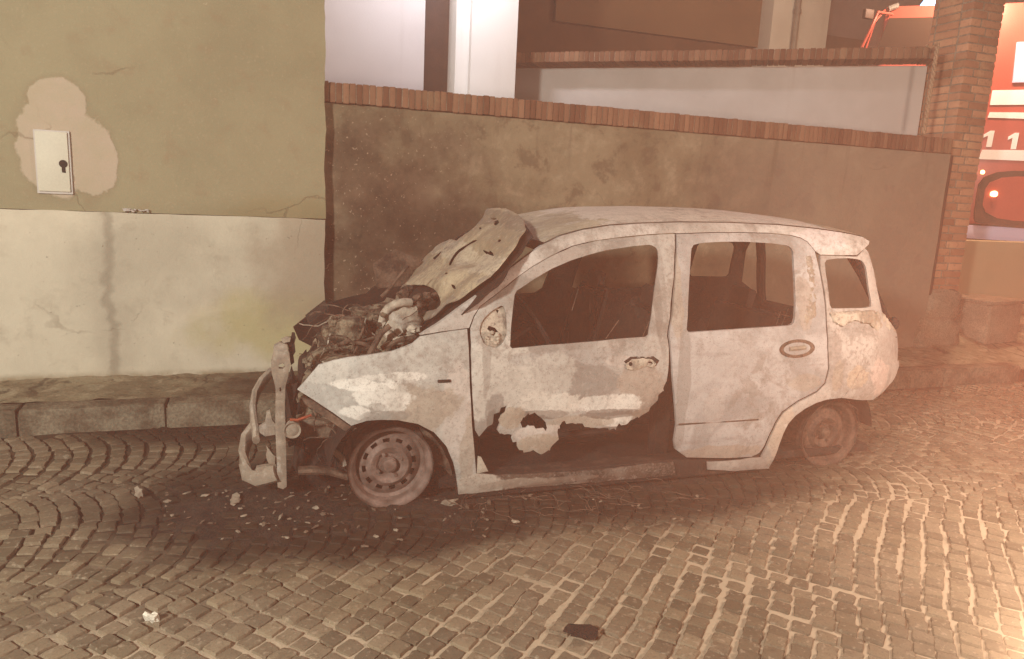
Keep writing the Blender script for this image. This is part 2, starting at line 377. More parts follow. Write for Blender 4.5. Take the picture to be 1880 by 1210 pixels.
def road():
    V = []; F = []; fm = []; tint = []
    wcol = .93; R = wcol / math.sqrt(2); srow = .074; n = 13
    def clip(poly, sgn, lim):
        out = []
        for k in range(len(poly)):
            p, q = poly[k], poly[(k + 1) % len(poly)]; dp, dq = sgn * p.y - lim, sgn * q.y - lim
            if dp <= 0: out.append(p)
            if (dp < 0 < dq) or (dq < 0 < dp): out.append(p.lerp(q, dp / (dp - dq)))
        return out
    stones = []
    YB = 2.50; wcol = .83; R = wcol / math.sqrt(2)
    for c in range(3):
        yc = YB + wcol * (.5 + c); ph = (.5 if c % 2 else 0) * srow
        x0 = -2.6
        for j in range(int(10.5 / srow)):
            xj = x0 + j * srow + ph; sh = rnd(-.2, .2) + (0.5 if j % 2 else 0)
            for i in range(-2, n + 1):
                a0 = (i + sh) / n + rnd(-.006, .006); a1 = (i + 1 + sh) / n
                def P(a, q):
                    th = math.radians(-45 + 90 * a); cc, ss = math.cos(th), math.sin(th); tt = R + q * srow * cc
                    return Vector((xj - R + tt * cc, tt * ss))
                cs = clip(clip([P(a0, 0), P(a1, 0), P(a1, 1), P(a0, 1)], 1, wcol / 2), -1, wcol / 2)
                if len(cs) >= 3 and abs(area(cs)) > .0011: stones.append([Vector((q.x, q.y + yc)) for q in cs])
    dr = .070
    for j in range(-80, 150):
        off = dr * .35 * math.sin(j * .31) + rnd(-.010, .010)
        for i in range(-80, 150):
            l = dr
            def Q(a, b_):
                a = a * 1.04; th = .74; return Vector((a * math.cos(th) - b_ * math.sin(th), a * math.sin(th) + b_ * math.cos(th)))
            p0 = i * dr + off + rnd(-.004, .004); cs = [Q(p0, j * dr), Q(p0 + l, j * dr), Q(p0 + l, j * dr + dr), Q(p0, j * dr + dr)]
            if max(q.x for q in cs) < -2.4 or min(q.x for q in cs) > 7.5 or min(q.y for q in cs) > YB or max(q.y for q in cs) < -.9: continue
            cs = clip(cs, 1, YB)
            if len(cs) >= 3 and abs(area(cs)) > .0011: stones.append(cs)
    if True:
        if True:
            for cs in stones:
                ctr = sum(cs, Vector((0, 0))) / len(cs)
                if ctr.y > KY - .03 or ctr.y < -.9: continue
                wob = Vector((nz(ctr.x, ctr.y, 1, 1.1), nz(ctr.x, ctr.y, 9, 1.1))) * .085 + Vector((nz(ctr.x, ctr.y, 2, 5), nz(ctr.x, ctr.y, 5, 5))) * .022
                gap = rnd(.002, .0055) + .004 * max(0, nz(ctr.x, ctr.y, 4, 1.5))
                ring = []
                for k in range(len(cs)):
                    a, b = cs[k], cs[(k + 1) % len(cs)]
                    ring += [a + (b - a) * .09, a + (b - a) * .5, a + (b - a) * .91]
                ring = [q + (ctr - q).normalized() * gap * 1.25 + Vector((rnd(-.003, .003), rnd(-.003, .003))) + wob for q in ring]
                ctr = ctr + wob; zt = rnd(-.005, .005) + .005 * nz(ctr.x, ctr.y, 0, 1.6); tx, ty = rnd(-.05, .05), rnd(-.05, .05); tv = rnd(0, 1)
                b = len(V); m = len(ring)
                for (s_, dz) in ((.55, .0008), (.90, -.0005), (.975, -.006), (1.0, -.045)):
                    for q in ring:
                        e = ctr + (q - ctr) * s_; V.append((e.x, e.y, zt + dz + (e.x - ctr.x) * tx + (e.y - ctr.y) * ty + (.003 * nz(e.x, e.y, 0, 28) if s_ < .95 else 0))); tint.append(tv)
                F.append(tuple(range(b, b + m))); fm.append(0)
                for l in range(3):
                    for k in range(m):
                        F.append((b + l * m + k, b + (l + 1) * m + k, b + (l + 1) * m + (k + 1) % m, b + l * m + (k + 1) % m)); fm.append(0)
    # sand / dirt between the setts
    st = .05; nx = int(13 / st); ny = int((KY + 1.0) / st); b = len(V)
    for iy in range(ny + 1):
        for ix in range(nx + 1):
            x = -3.4 + ix * st; y = -1.0 + iy * (KY + 1.0) / ny
            V.append((x, y, -.0095 + .006 * nz(x, y, 3, 2.2) + .003 * nz(x, y, 3, 9))); tint.append(.5)
    for iy in range(ny):
        for ix in range(nx):
            q = b + iy * (nx + 1) + ix; F.append((q, q + 1, q + nx + 2, q + nx + 1)); fm.append(1)
    o = emit('road', V, F, [M['sett'], M['joint']], None, 40, fm)
    at = o.data.attributes.new('tint', 'FLOAT', 'POINT'); at.data.foreach_set('value', tint); o['kind'] = 'structure'
road()

def kerb():
    b = MB(); x = -3.4; k = 0
    while x < 5.6:
        L = rnd(.55, .95); b.box((x + L / 2, KY + .07, .04), (L - .012, .14, .18), None, .012, .002); x += L
    b.bb((-3.4, KY + .02, -.05), (5.6, KY + .13, .10)); o = b.out('kerb', M['kerbstone']); o['kind'] = 'structure'
    V = []; F = []; nx, ny = 360, 26
    for iy in range(ny + 1):
        for ix in range(nx + 1):
            x = -3.4 + 9.1 * ix / nx; y = KY + .141 + (5.0 - KY - .141) * iy / ny
            V.append((x, y, .124 + .014 * nz(x, y, 0, 3) + .012 * nz(x, y, 2, 9) + .006 * nz(x, y, 5, 23)))
    for iy in range(ny):
        for ix in range(nx): q = iy * (nx + 1) + ix; F.append((q, q + 1, q + nx + 2, q + nx + 1))
    emit('pavement', V, F, M['pavement'], None, 60)['kind'] = 'structure'
kerb()
# dirt and broken mortar lying along the foot of the kerb
# ------------------------------------------------------------------ old building at left
XC = 0.385
bld = empty('plastered_building', (-1.2, 4.84, 0))
tag(bld, 'old tan plastered building with a pale cement lower wall, left of the burnt car', 'building')
def wavy_wall(name, x0, x1, z0, z1, y, depth, mat, amp, parent, edge=0.0):
    nx = int((x1 - x0) / .05); nzn = max(2, int((z1 - z0) / .05)); V = []; F = []
    for iz in range(nzn + 1):
        for ix in range(nx + 1):
            x = x0 + (x1 - x0) * ix / nx; z = z0 + (z1 - z0) * iz / nzn
            if ix == nx and edge: x += edge * (nz(3, y, z, 4) + .6 * nz(1, y, z, 14))
            yy = y + amp * nz(x, 3, z, 1.3) + amp * .45 * nz(x, 8, z, 5)
            if iz == nzn and edge: z += .010 * nz(x, 1, 0, 4) ; yy += .004
            V.append((x, yy, z))
    for iz in range(nzn):
        for ix in range(nx): q = iz * (nx + 1) + ix; F.append((q, q + 1, q + nx + 2, q + nx + 1))
    n = len(V); V2 = [(v[0], y + depth, v[2]) for v in V]
    ring = list(range(nx + 1)) + [i * (nx + 1) + nx for i in range(1, nzn + 1)] + [nzn * (nx + 1) + i for i in range(nx - 1, -1, -1)] + [i * (nx + 1) for i in range(nzn - 1, 0, -1)]
    m = len(ring); V += [V2[i] for i in ring]
    for k in range(m): F.append((ring[k], n + k, n + (k + 1) % m, ring[(k + 1) % m]))
    F.append(tuple(n + k for k in range(m)))
    return emit(name, V, F, mat, parent, 50)
wavy_wall('upper_wall', -4.2, XC, 1.115, 4.6, 4.845, 2.6, M['plaster'], .010, bld, .012)
wavy_wall('lower_wall', -4.2, XC - .004, 0, 1.112, 4.828, 2.6, M['dado'], .012, bld, .008)
b = MB(); b.box((-1.108, 4.838, 1.383), (.178, .03, .352), None, .004); fr = b.out('meter_door_frame', M['white'], bld)
M['ivory'] = m_simple('ivory_paint', (.60, .56, .44), (.56, .52, .41), 3, .55, bstr=.05, var=.05)
M['black'] = m_simple('black_soot', (.012, .010, .008), (.02, .016, .012), 9)
b = MB(); b.box((-1.108, 4.818, 1.386), (.158, .014, .330), None, .003); b.out('meter_door', M['ivory'], fr)
V = []; c = (-1.056, 1.377)
for k in range(20):
    a = math.radians(-65 + 310 * k / 19); V.append((c[0] + .0215 * math.cos(a), 4.8095, c[1] + .0215 * math.sin(a)))
V += [(c[0] - .008, 4.8095, c[1] - .048), (c[0] + .010, 4.8095, c[1] - .050)]
b = MB(); b.prism(V, (0, 0, 0), (0, -.0015, 0)); b.out('keyhole', M['black'], fr)
b = MB()
for k in range(16):
    b.lump((-.76 + rnd(0, .13), 4.822, 1.128 + rnd(-.01, .012)), (rnd(.006, .016), .006, rnd(.004, .008)), .4, 3, 1, k)
b.out('chipped_render', M['white'], bld)

# ------------------------------------------------------------------ retaining wall with brick coping
rw = empty('retaining_wall', (3.0, 4.95, 0))
tag(rw, 'sooty grey rendered wall under a brick coping behind the burnt car', 'wall')
wavy_wall('wall', XC + .002, 5.69, 0.02, 1.842, 4.95, .30, M['concrete'], .010, rw)
def brick_run(name, p0, p1, z0, z1, depth, parent, bw=.042, mat='brick', over=0.0):
    p0, p1 = Vector(p0), Vector(p1); d = p1 - p0; L = d.length; d.normalize(); nrm = Vector((d.y, -d.x, 0)); b = MB(); tint = []
    rot = Matrix((d, -nrm, Vector((0, 0, 1)))).transposed()
    n = int(L / bw); mid = (p0 + p1) / 2 - nrm * (depth / 2)
    for i in range(n):
        c = p0 + d * ((i + .5) * L / n) - nrm * (depth / 2 + rnd(-.003, .003)); k = len(b.v)
        b.box((c.x, c.y, (z0 + z1) / 2 + rnd(-.003, .003)), (L / n - .005, depth, z1 - z0), rot, .005, .0012); t = rnd(0, 1) ** 1.4; tint += [t] * (len(b.v) - k)
    k = len(b.v); b.box((mid.x, mid.y, (z0 + z1) / 2), (L, depth - .014, z1 - z0 - .014), rot, 0, 0, 1); tint += [.5] * (len(b.v) - k)
    o = b.out(name, [M[mat], M['mortar']], parent); at = o.data.attributes.new('tint', 'FLOAT', 'POINT'); at.data.foreach_set('value', tint); return o
brick_run('coping', (XC - .012, 4.915, 0), (5.66, 4.915, 0), 1.845, 1.968, .40, rw)

# ------------------------------------------------------------------ oblique white wall behind, pillar, rope, stones
UD = Vector((-.79198806, .61052742, 0)).normalized(); UN = Vector((UD.y, -UD.x, 0)); UN = -UN if UN.y > 0 else UN
U0 = Vector((5.66, 5.30, 0))
def on_u(u, v, off=0.0): return on_plane(u, v, U0 + UN * off, UN)
pa, pb = on_u(1690, 98), on_u(936, 108); ztop = (pa.z + pb.z) / 2
zc = on_u(1400, 122).z
uw = empty('garden_wall', (U0.x, U0.y, 0)); tag(uw, 'plain white rendered wall with a brick coping, stepping back behind the sooty wall', 'wall')
L = (pb - U0).dot(UD) + .02
def ubox(b, l0, l1, z0, z1, d0, d1, bev=0, mi=0):
    rot = Matrix((UD, -UN, Vector((0, 0, 1)))).transposed(); c = U0 + UD * ((l0 + l1) / 2) - UN * ((d0 + d1) / 2)
    b.box((c.x, c.y, (z0 + z1) / 2), (abs(l1 - l0), abs(d1 - d0), z1 - z0), rot, bev, 0, mi)
b = MB(); ubox(b, .0, L, .0, zc, .015, .24, .004); b.out('wall', M['white'], uw)
q0, q1 = U0 + UN * .02, U0 + UD * L + UN * .02
brick_run('coping', q0, q1, zc + .002, ztop, .30, uw, .05)

pil = empty('brick_pillar', (5.98, 5.2, 0)); tag(pil, 'square brick gate pillar on a stone foot at the end of the walls', 'pillar')
def bricks_pillar(x0, x1, y0, y1, z0, z1):
    b = MB(); tint = []; ch = .066; n = int((z1 - z0) / ch); ch = (z1 - z0) / n
    for i in range(n):
        z = z0 + (i + .5) * ch
        for face in range(2):
            if face == 0: a0, a1 = x0, x1
            else: a0, a1 = y0 + .12, y1
            x = a0 - (.06 if i % 2 else .12) * (0 if face else 1)
            while x < a1 - .01:
                l = min(x + .235, a1); s = max(x, a0)
                if l - s > .03:
                    k = len(b.v)
                    if face == 0:
                        b.box(((s + l) / 2, y0 + .055 + rnd(-.004, .004), z), (l - s - .011, .11, ch - .012), None, .005, .0015)
                    else:
                        for sx in (x0 + .055, x1 - .055): b.box((sx, (s + l) / 2, z), (.11, l - s - .011, ch - .012), None, .005, .0015)
                    tint += [rnd(.1, 1)] * (len(b.v) - k)
                x += .245
    k = len(b.v); b.bb((x0 + .008, y0 + .008, z0), (x1 - .008, y1, z1 - .004), 0, 0, 1); tint += [.5] * (len(b.v) - k)
    o = b.out('shaft', [M['brick_pale'], M['mortar']], pil); at = o.data.attributes.new('tint', 'FLOAT', 'POINT'); at.data.foreach_set('value', tint)
bricks_pillar(5.735, 6.09, 4.99, 5.40, .62, 3.25)
b = MB()
b.lump((5.90, 5.10, .50), (.26, .20, .19), .12, 2.5, 3, 3, .9)
b.lump((5.84, 5.06, .24), (.30, .22, .22), .16, 2.2, 3, 5, .8)
b.out('stone_foot', M['stone'], pil, 60)
b = MB(); b.bb((5.692, 4.955, .60), (5.731, 5.3, 1.835), .004); b.out('edge_strip', M['darkwood'], pil)
# twisted rope
b = MB(); P0, P1 = on_y(1722, 78, 4.95), on_y(1696, 246, 4.95)
for s in (0, math.pi):
    pts = []
    for k in range(90):
        t = k / 89; p = P0.lerp(P1, t); a = t * 52 + s; pts.append(p + Vector((.009 * math.cos(a), .009 * math.sin(a), 0)))
    b.tube(pts, .0105, 6)
pts = [P0 + Vector((-.0, 0, 0)), P0 + Vector((-.03, -.01, -.02)), P0 + Vector((-.08, -.01, -.05)), P0 + Vector((-.13, -.01, -.04))]
M['rope'] = m_simple('old_rope', (.50, .34, .22), (.40, .26, .16), 40)
b.tube(pts, .008, 6)
tag(b.out('rope', M['rope']), 'twisted rope hanging down the face of the brick pillar', 'rope')
# raised yard behind, step block, low wall
emit('courtyard', [(5.75, 4.3, .06), (30, 4.3, .06), (30, 4.95, .16), (5.75, 4.95, .16), (5.75, 5.6, .34), (30, 5.6, .34), (5.75, 9, .47), (30, 9, .47), (5.75, 24, .6), (30, 24, .6), (-8, 6.0, .47), (-8, 24, .6)],
     [(0, 1, 2, 3), (3, 2, 5, 4), (4, 5, 7, 6), (6, 7, 9, 8), (10, 4, 6, 8, 11)], M['pavement'], None, 0)['kind'] = 'structure'
b = MB(); b.box((6.62, 5.12, .30), (.50, .42, .44), Matrix.Rotation(.12, 3, 'Z'), .02, .004); b.box((6.62, 5.12, .535), (.53, .46, .035), Matrix.Rotation(.12, 3, 'Z'), .01, .003)
tag(b.out('stone_block', M['stone']), 'low stone block with a pale top at the foot of the brick pillar', 'stone block')
b = MB(); c = on_y(1880, 590, 5.35); b.bb((6.98, 5.12, .08), (12, 5.5, c.z + .02), .015); tag(b.out('stone_step', M['stone']), 'long low stone step leading up to the fire engine', 'step')
b = MB(); c = on_y(1820, 443, 5.52)
b.bb((6.22, 5.52, .2), (14, 5.72, c.z), .01); M['tanwall'] = mat_white('tan_wall', (.50, .40, .25), (.45, .36, .22), .1)
tag(b.out('parapet', M['tanwall']), 'plain tan parapet in front of the fire engine, right of the brick pillar', 'wall')

# ------------------------------------------------------------------ white house behind the walls
ho = empty('white_house', (1.4, 7.2, .4)); tag(ho, 'white rendered house with a dark brown post and white piers, above the retaining wall', 'house')
def facade(b, u0, u1, y0, y1, z0, z1, vref=100, bev=.004):
    a, c = on_y(u0, vref, y0).x, on_y(u1, vref, y0).x; b.bb((a, y0, z0), (c, y1, z1), bev)
b = MB(); facade(b, 470, 779, 7.0, 7.4, .3, 5); b.out('wall', M['house'], ho)
b = MB(); facade(b, 779, 842, 7.06, 7.3, .3, 5); b.out('post', M['darkwood'], ho)
b = MB(); facade(b, 836, 946, 6.78, 7.5, .3, 5); b.out('pier', M['house'], ho)
b = MB(); facade(b, 866, 950, 6.70, 6.776, .3, 5, 60); b.out('pilaster', M['house'], ho)
# far house
fh = empty('brown_house', (6, 10.6, .4)); tag(fh, 'brown house front with a wide door and a cream pier, behind the white garden wall', 'house')
b = MB(); facade(b, 930, 1420, 10.6, 11.2, .3, 7); b.out('wall', M['brownwall'], fh)
b = MB(); facade(b, 1020, 1400, 10.54, 10.597, .3, 7); zb = on_y(1200, 62, 10.5).z
g = MB(); a, c = on_y(1018, 60, 10.5).x, on_y(1402, 60, 10.5).x; M['brownpanel'] = m_simple('brown_door_paint', (.22, .125, .065), (.195, .11, .058), 1.5, var=.1)
g.bb((a, 10.50, zb), (c, 10.597, 7), .01); g.out('door_panel', M['brownpanel'], fh)
b = MB(); facade(b, 1411, 1514, 10.2, 10.8, .3, 7); b.out('pier', M['cream'], fh)
M['pipe'] = m_simple('grey_pipe', (.30, .25, .19), (.25, .2, .155), 6, .5, var=.1)
b = MB(); p = on_y(1462, 60, 10.1); b.tube([(p.x, 10.13, .4), (p.x, 10.13, 7)], .045, 12)
for z in (on_y(1462, 20, 10.1).z, 2.4): b.tube([(p.x, 10.13, z - .03), (p.x, 10.13, z + .03)], .058, 12)
b.out('drainpipe', M['pipe'], fh)
b = MB(); facade(b, 1514, 2300, 10.55, 11.2, .3, 7); b.out('side_wall', M['mauve'], fh)
b = MB(); zz = on_y(1540, 68, 10.5).z; facade(b, 1514, 2300, 10.47, 10.547, .3, zz); b.out('wall_base', M['brownwall'], fh)
# ------------------------------------------------------------------ fire engine
M['red'] = m_simple('fire_red_paint', (.46, .085, .06), (.42, .078, .055), 3, .3, bstr=.03, spec=.6, var=.1)
M['reflect'] = NT('reflective_white'); t = M['reflect']; M['reflect'] = t.done((.9, .88, .86, 1), .35); t.b.inputs['Emission Color'].default_value = (1, .96, .95, 1); t.b.inputs['Emission Strength'].default_value = 0.0
t = NT('lilac_reflector'); M['lilac'] = t.done((.62, .58, .80, 1), .3)
t = NT('dark_glass'); M['glass'] = t.done((.05, .03, .022, 1), .12, 0, None, spec=.6)
M['trim'] = m_simple('dark_trim', (.10, .045, .03), (.075, .035, .022), 5, .6)
def glow(name, col, s):
    t = NT(name); m = t.done((*col, 1), .3); t.b.inputs['Emission Color'].default_value = (*col, 1); t.b.inputs['Emission Strength'].default_value = s; return m
M['amberlamp'] = glow('amber_lamp_glow', (1.0, .62, .25), 5); M['bluelamp'] = glow('blue_beacon_glow', (.25, .55, 1.0), 5); M['chrome'] = m_simple('pale_metal', (.6, .55, .5), (.5, .45, .4), 9, .35, .6)
T0 = Vector((7.72, 5.98, 0))
def on_t(u, v, off=0.0): return on_plane(u, v, T0 + UN * off, UN)
def tl(p): return (p - T0).dot(UD)
ft = empty('fire_engine', (T0.x, T0.y, .47)); tag(ft, 'red fire engine with white stripes and number, behind the brick pillar', 'fire engine')
def tbox(b, l0, l1, z0, z1, d0, d1, bev=0.0, mi=0):
    rot = Matrix((UD, -UN, Vector((0, 0, 1)))).transposed(); c = T0 + UD * ((l0 + l1) / 2) - UN * ((d0 + d1) / 2)
    b.box((c.x, c.y, (z0 + z1) / 2), (abs(l1 - l0), abs(d1 - d0), abs(z1 - z0)), rot, bev, 0, mi)
def tpoly(name, px, off, th, mat, parent=None):
    b = MB(); pl = [on_t(u, v, off) for u, v in px]; b.prism(pl, (0, 0, 0), UN * th); return b.out(name, mat, parent or ft)
zt = on_t(1680, 8).z; zl = on_t(1830, 415).z; zbm = on_t(1830, 441).z; lf = tl(on_t(1612, 60))
b = MB(); tbox(b, -4.8, lf - .04, zl, zt, .0, 2.3, .06); body = b.out('body', M['red'], ft)
b = MB(); tbox(b, -4.85, lf - .1, zbm, zl - .004, -.02, 2.2, .01); b.out('skirt', M['lilac'], ft)
b = MB(); tbox(b, -4.6, lf - .12, .75, zbm - .004, .1, 2.2, .02); b.out('chassis', M['trim'], ft)
for l in (-.1, -3.6):
    for d in (.02, 1.95):
        b = MB(); c = T0 + UD * l - UN * (d + .15); rot = Matrix((UD, -UN, Vector((0, 0, 1)))).transposed()
        prof = [(.2, -.1), (.26, -.14), (.42, -.15), (.48, -.1), (.48, .1), (.42, .15), (.2, .1)]
        w = MB(); w.lathe(prof, (0, 0, 0), 'y', 28); w.v = [rot @ v + Vector((c.x, c.y, .95)) for v in w.v]; wh = w.out('wheel', M['black'], ft)
tpoly('window', [(1632, 34), (1722, 32), (1712, 110), (1600, 112)], .004, .02, M['glass'])
tpoly('window', [(1866, 78), (1980, 74), (1975, 150), (1858, 152)], .004, .02, M['lilac'])
tpoly('stripe', [(1822, 166), (1990, 163), (1990, 191), (1817, 193)], .004, .006, M['reflect'])
tpoly('stripe', [(1817, 206), (1990, 208), (1990, 222), (1813, 216)], .004, .006, M['reflect'])
tpoly('stripe', [(1803, 275), (1990, 277), (1990, 300), (1796, 292)], .004, .006, M['reflect'])
def digit(px): tpoly('number', px, .004, .006, M['reflect'])
def one(u, v): digit([(u + 4, v + 30), (u + 8, v + 9), (u - 1, v + 13), (u, v + 7), (u + 12, v), (u + 20, v), (u + 14, v + 30)])
one(1806, 240); one(1851, 244)
digit([(1926, 246), (1905, 246), (1900, 262), (1912, 261), (1916, 266), (1912, 272), (1898, 270), (1897, 276), (1914, 278), (1924, 270), (1922, 259), (1909, 256), (1911, 251), (1925, 251)])
lk = tpoly('locker', rounded([(1800, 312), (1990, 318), (1990, 428), (1790, 412), (1786, 395)], 2), .006, .05, M['trim'])
tpoly('locker_panel', rounded([(1812, 322), (1985, 328), (1985, 412), (1800, 402)], 2), .058, .01, M['red'], lk)
b = MB(); c = on_t(1825, 356, .08); b.lump(c, (.045, .03, .035), .1, 2, 2, 2, .3); b.out('lamp', M['amberlamp'], ft)
b = MB(); c = on_t(1804, 316, .08); b.lump(c, (.025, .02, .025), .1, 2, 2, 2, .3); b.out('lamp', M['amberlamp'], ft)
b = MB(); tbox(b, tl(on_t(1755, 0)), tl(on_t(1705, 0)), zt + .005, zt + .13, .25, .6, .03); b.out('beacon', M['bluelamp'], ft)
b = MB(); b.tube([on_t(1638, 26, .02), on_t(1612, 22, .2), on_t(1596, 58, .3), on_t(1575, 102, .3)], .016, 8)
b.tube([on_t(1625, 18, .02), on_t(1606, 40, .25), on_t(1586, 100, .25)], .012, 8); ma = b.out('mirror_arm', M['red'], ft)
b = MB(); b.box(on_t(1594, 26, .3), (.12, .05, .10), None, .015); b.out('mirror', M['trim'], ma)
b = MB(); b.tube([on_t(1632, 16, .03), on_t(1650, 10, .03)], .03, 10); b.out('lamp', M['chrome'], ft)
# ------------------------------------------------------------------ BURNT CAR
def mat_burnt(name, c1, c2, patches=(), seed=0, flake=.3, grain=.3, streak=0.0, scratch=0.0, soft=.07, y0=2.86):
    """bare burnt sheet steel: soft grey oxide, ash-white and brown patches where the paint burnt off (u, v, ru, rv in photo pixels)"""
    t = NT(name); o = t.vec((1, 1, 1), (seed * 3.7, seed * 1.3, seed * 2.1))
    n1 = t.noise(3.2, 6, .55, o, .5); n2 = t.noise(11, 9, .66, o, .4); n3 = t.noise(42, 8, .7, o); n5 = t.noise(150, 4, .6, o)
    wobf = t.math('ADD', t.math('MULTIPLY', t.math('SUBTRACT', t.noise(8, 4), .5), 1.5), t.math('MULTIPLY', t.math('SUBTRACT', n3, .5), .35))
    c = t.mix(t.step(n1, .42, .58), c1, tuple(q * .88 for q in c2))
    for (u, v, ru, rv, col, k) in patches:
        p = on_y(u, v, y0); d = t.math('ADD', t.blob((p.x, p.y, p.z), (ru / 375, 5, rv / 375)), wobf)
        c = t.mix(t.math('MULTIPLY', t.step(d, 1 + soft, 1 - soft * 1.6), k), c, col)
    c = t.mix(t.math('MULTIPLY', t.step(n2, .60, .66), flake), c, (.64, .60, .55))
    c = t.mix(t.math('MULTIPLY', t.step(n2, .42, .30), .4), c, (.20, .165, .135))
    if streak:
        st = t.noise(1, 7, .7, t.vec((5, 60, 30))); c = t.mix(t.math('MULTIPLY', t.step(st, .55, .68), streak), c, (.62, .57, .50)); c = t.mix(t.math('MULTIPLY', t.step(st, .45, .34), streak), c, (.24, .20, .15))
    if scratch:
        for r in (Matrix.Rotation(.72, 3, 'Y'), Matrix.Rotation(-.8, 3, 'Y')):
            n = t.t.nodes.new('ShaderNodeMapping'); n.inputs['Rotation'].default_value = r.to_euler(); n.inputs['Scale'].default_value = (2.2, 1, 22); t.t.links.new(o, n.inputs[0])
            c = t.mix(t.math('MULTIPLY', t.step(t.noise(1, 5, .5, n.outputs[0]), .60, .70), scratch), c, (.27, .24, .22))
    m_ = t.step(t.noise(1.7, 5, .6, o), .42, .62); c = t.mix(t.math('MULTIPLY', t.math('MULTIPLY', t.step(n2, .47, .60), m_), .65), c, (.215, .185, .155)); c = t.mix(t.math('MULTIPLY', t.step(n3, .48, .66), t.math('MULTIPLY_ADD', m_, grain, grain)), c, (.19, .16, .135))
    c = t.mix(t.math('MULTIPLY', t.step(n3, .46, .34), grain * .5), c, (.60, .55, .49))
    c = t.mix(t.math('MULTIPLY', t.step(n5, .56, .70), .5), c, (.12, .10, .08))
    return t.done(c, .8, .08, t.math('ADD', t.math('ADD', n2, t.math('MULTIPLY', n3, .8)), n1), .35, .010, .25)
WH, PK, GR, TN, DK = (.70, .66, .60), (.50, .44, .395), (.235, .215, .19), (.34, .28, .215), (.11, .085, .065)
M['b_fender'] = mat_burnt('burnt_wing_steel', (.47, .45, .41), (.40, .385, .35), ((835, 740, 26, 90, PK, .8), (770, 745, 55, 42, TN, .75), (655, 708, 48, 9, WH, .9), (728, 690, 46, 9, WH, .75), (700, 727, 42, 26, WH, .8), (655, 757, 26, 12, WH, .8), (700, 760, 38, 10, GR, .6), (590, 690, 40, 22, (.52, .49, .44), .6), (800, 650, 60, 26, (.42, .40, .36), .6), (856, 830, 14, 60, TN, .6), (690, 745, 16, 8, DK, .4)), 1, .25)
M['b_door'] = mat_burnt('burnt_front_door_steel', (.39, .365, .33), (.30, .275, .245), ((915, 690, 62, 66, (.50, .47, .42), .8), (905, 750, 16, 34, GR, .8), (1075, 655, 150, 16, (.36, .34, .315), .7), (1065, 700, 55, 34, GR, .8), (1000, 690, 50, 44, (.50, .47, .42), .6), (1180, 710, 46, 56, (.34, .285, .235), .8), (1105, 738, 62, 16, WH, .85), (1010, 738, 52, 22, (.58, .54, .48), .8), (1128, 768, 30, 11, WH, .95), (1060, 772, 60, 13, TN, .6), (1110, 756, 50, 9, DK, .7), (985, 758, 50, 8, DK, .6), (902, 775, 12, 26, DK, .5), (1110, 788, 70, 8, DK, .6), (1200, 742, 12, 26, DK, .4), (1000, 828, 40, 8, DK, .5), (1060, 790, 60, 8, DK, .7), (1180, 762, 26, 14, (.25, .2, .155), .7), (1040, 468, 60, 14, DK, .35), (1215, 560, 8, 70, DK, .45), (890, 660, 8, 60, DK, .35), (985, 790, 48, 12, PK, .7), (985, 815, 40, 20, TN, .8), (935, 765, 26, 20, TN, .8), (1222, 560, 10, 120, GR, .5), (1140, 660, 30, 10, PK, .6), (1030, 480, 90, 30, PK, .4)), 2, .22)
M['b_rdoor'] = mat_burnt('burnt_rear_door_steel', (.41, .385, .365), (.34, .32, .30), ((1248, 710, 13, 120, GR, .6), (1320, 828, 90, 16, (.36, .29, .23), .75), (1340, 660, 60, 40, (.35, .325, .305), .5), (1305, 745, 22, 40, (.40, .36, .33), .45), (1484, 560, 18, 50, (.33, .28, .235), .8), (1252, 520, 14, 90, TN, .6), (1470, 700, 40, 16, TN, .5)), 5, .12, .16, 0, .35)
M['b_quarter'] = mat_burnt('burnt_quarter_steel', (.40, .36, .32), (.34, .30, .265), ((1570, 602, 34, 16, GR, .6), (1575, 645, 44, 26, (.44, .395, .355), .6), (1565, 690, 26, 22, (.42, .32, .23), .7), (1530, 690, 14, 30, TN, .6), (1620, 690, 34, 36, (.47, .37, .32), .8), (1430, 790, 30, 60, (.46, .37, .29), .7)), 4, .4, .3)
M['b_rail'] = mat_burnt('burnt_roof_rail_steel', (.50, .46, .42), (.40, .365, .325), ((1540, 445, 60, 22, (.56, .50, .48), .8), (830, 590, 40, 20, GR, .4)), 6, .35, .25)
M['b_roof'] = mat_burnt('burnt_roof_steel', (.46, .40, .29), (.37, .315, .22), ((1330, 395, 230, 40, (.60, .54, .47), .85), (1500, 415, 90, 30, (.60, .54, .48), .8)), 7, .2, .25, .6)
M['b_hood'] = mat_burnt('burnt_bonnet_steel', (.42, .345, .235), (.30, .24, .16), ((930, 400, 30, 18, DK, .5), (880, 500, 26, 14, (.22, .17, .11), .6), (770, 570, 30, 16, DK, .6), (800, 470, 20, 16, (.25, .2, .13), .6), (860, 470, 30, 20, (.50, .43, .33), .6)), 8, .08, .5, y0=3.2)
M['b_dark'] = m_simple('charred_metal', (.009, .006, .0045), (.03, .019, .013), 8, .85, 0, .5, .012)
M['b_rust'] = m_simple('rusty_burnt_metal', (.17, .11, .075), (.05, .032, .022), 14, .8, .1, .5, .008)
M['b_ash'] = m_simple('ashy_engine_crust', (.30, .24, .165), (.05, .035, .023), 13, .9, 0, .6, .014, .4, .6)
M['b_pale'] = mat_burnt('pale_burnt_bracket', (.46, .40, .32), (.30, .245, .185), (), 11, .3, .5)
M['b_rim'] = m_simple('burnt_rim_steel', (.25, .175, .145), (.12, .08, .062), 20, .7, .2, .4, .005)
M['b_rimrear'] = m_simple('rusty_rim_steel', (.13, .075, .05), (.06, .035, .024), 18, .8, .1, .4, .005)
M['b_sill'] = m_simple('sooty_sill', (.022, .014, .010), (.085, .052, .036), 9, .85, 0, .5, .01, .5, .75)
YC = 3.545
car = empty('burnt_car', (1.65, YC, 0))
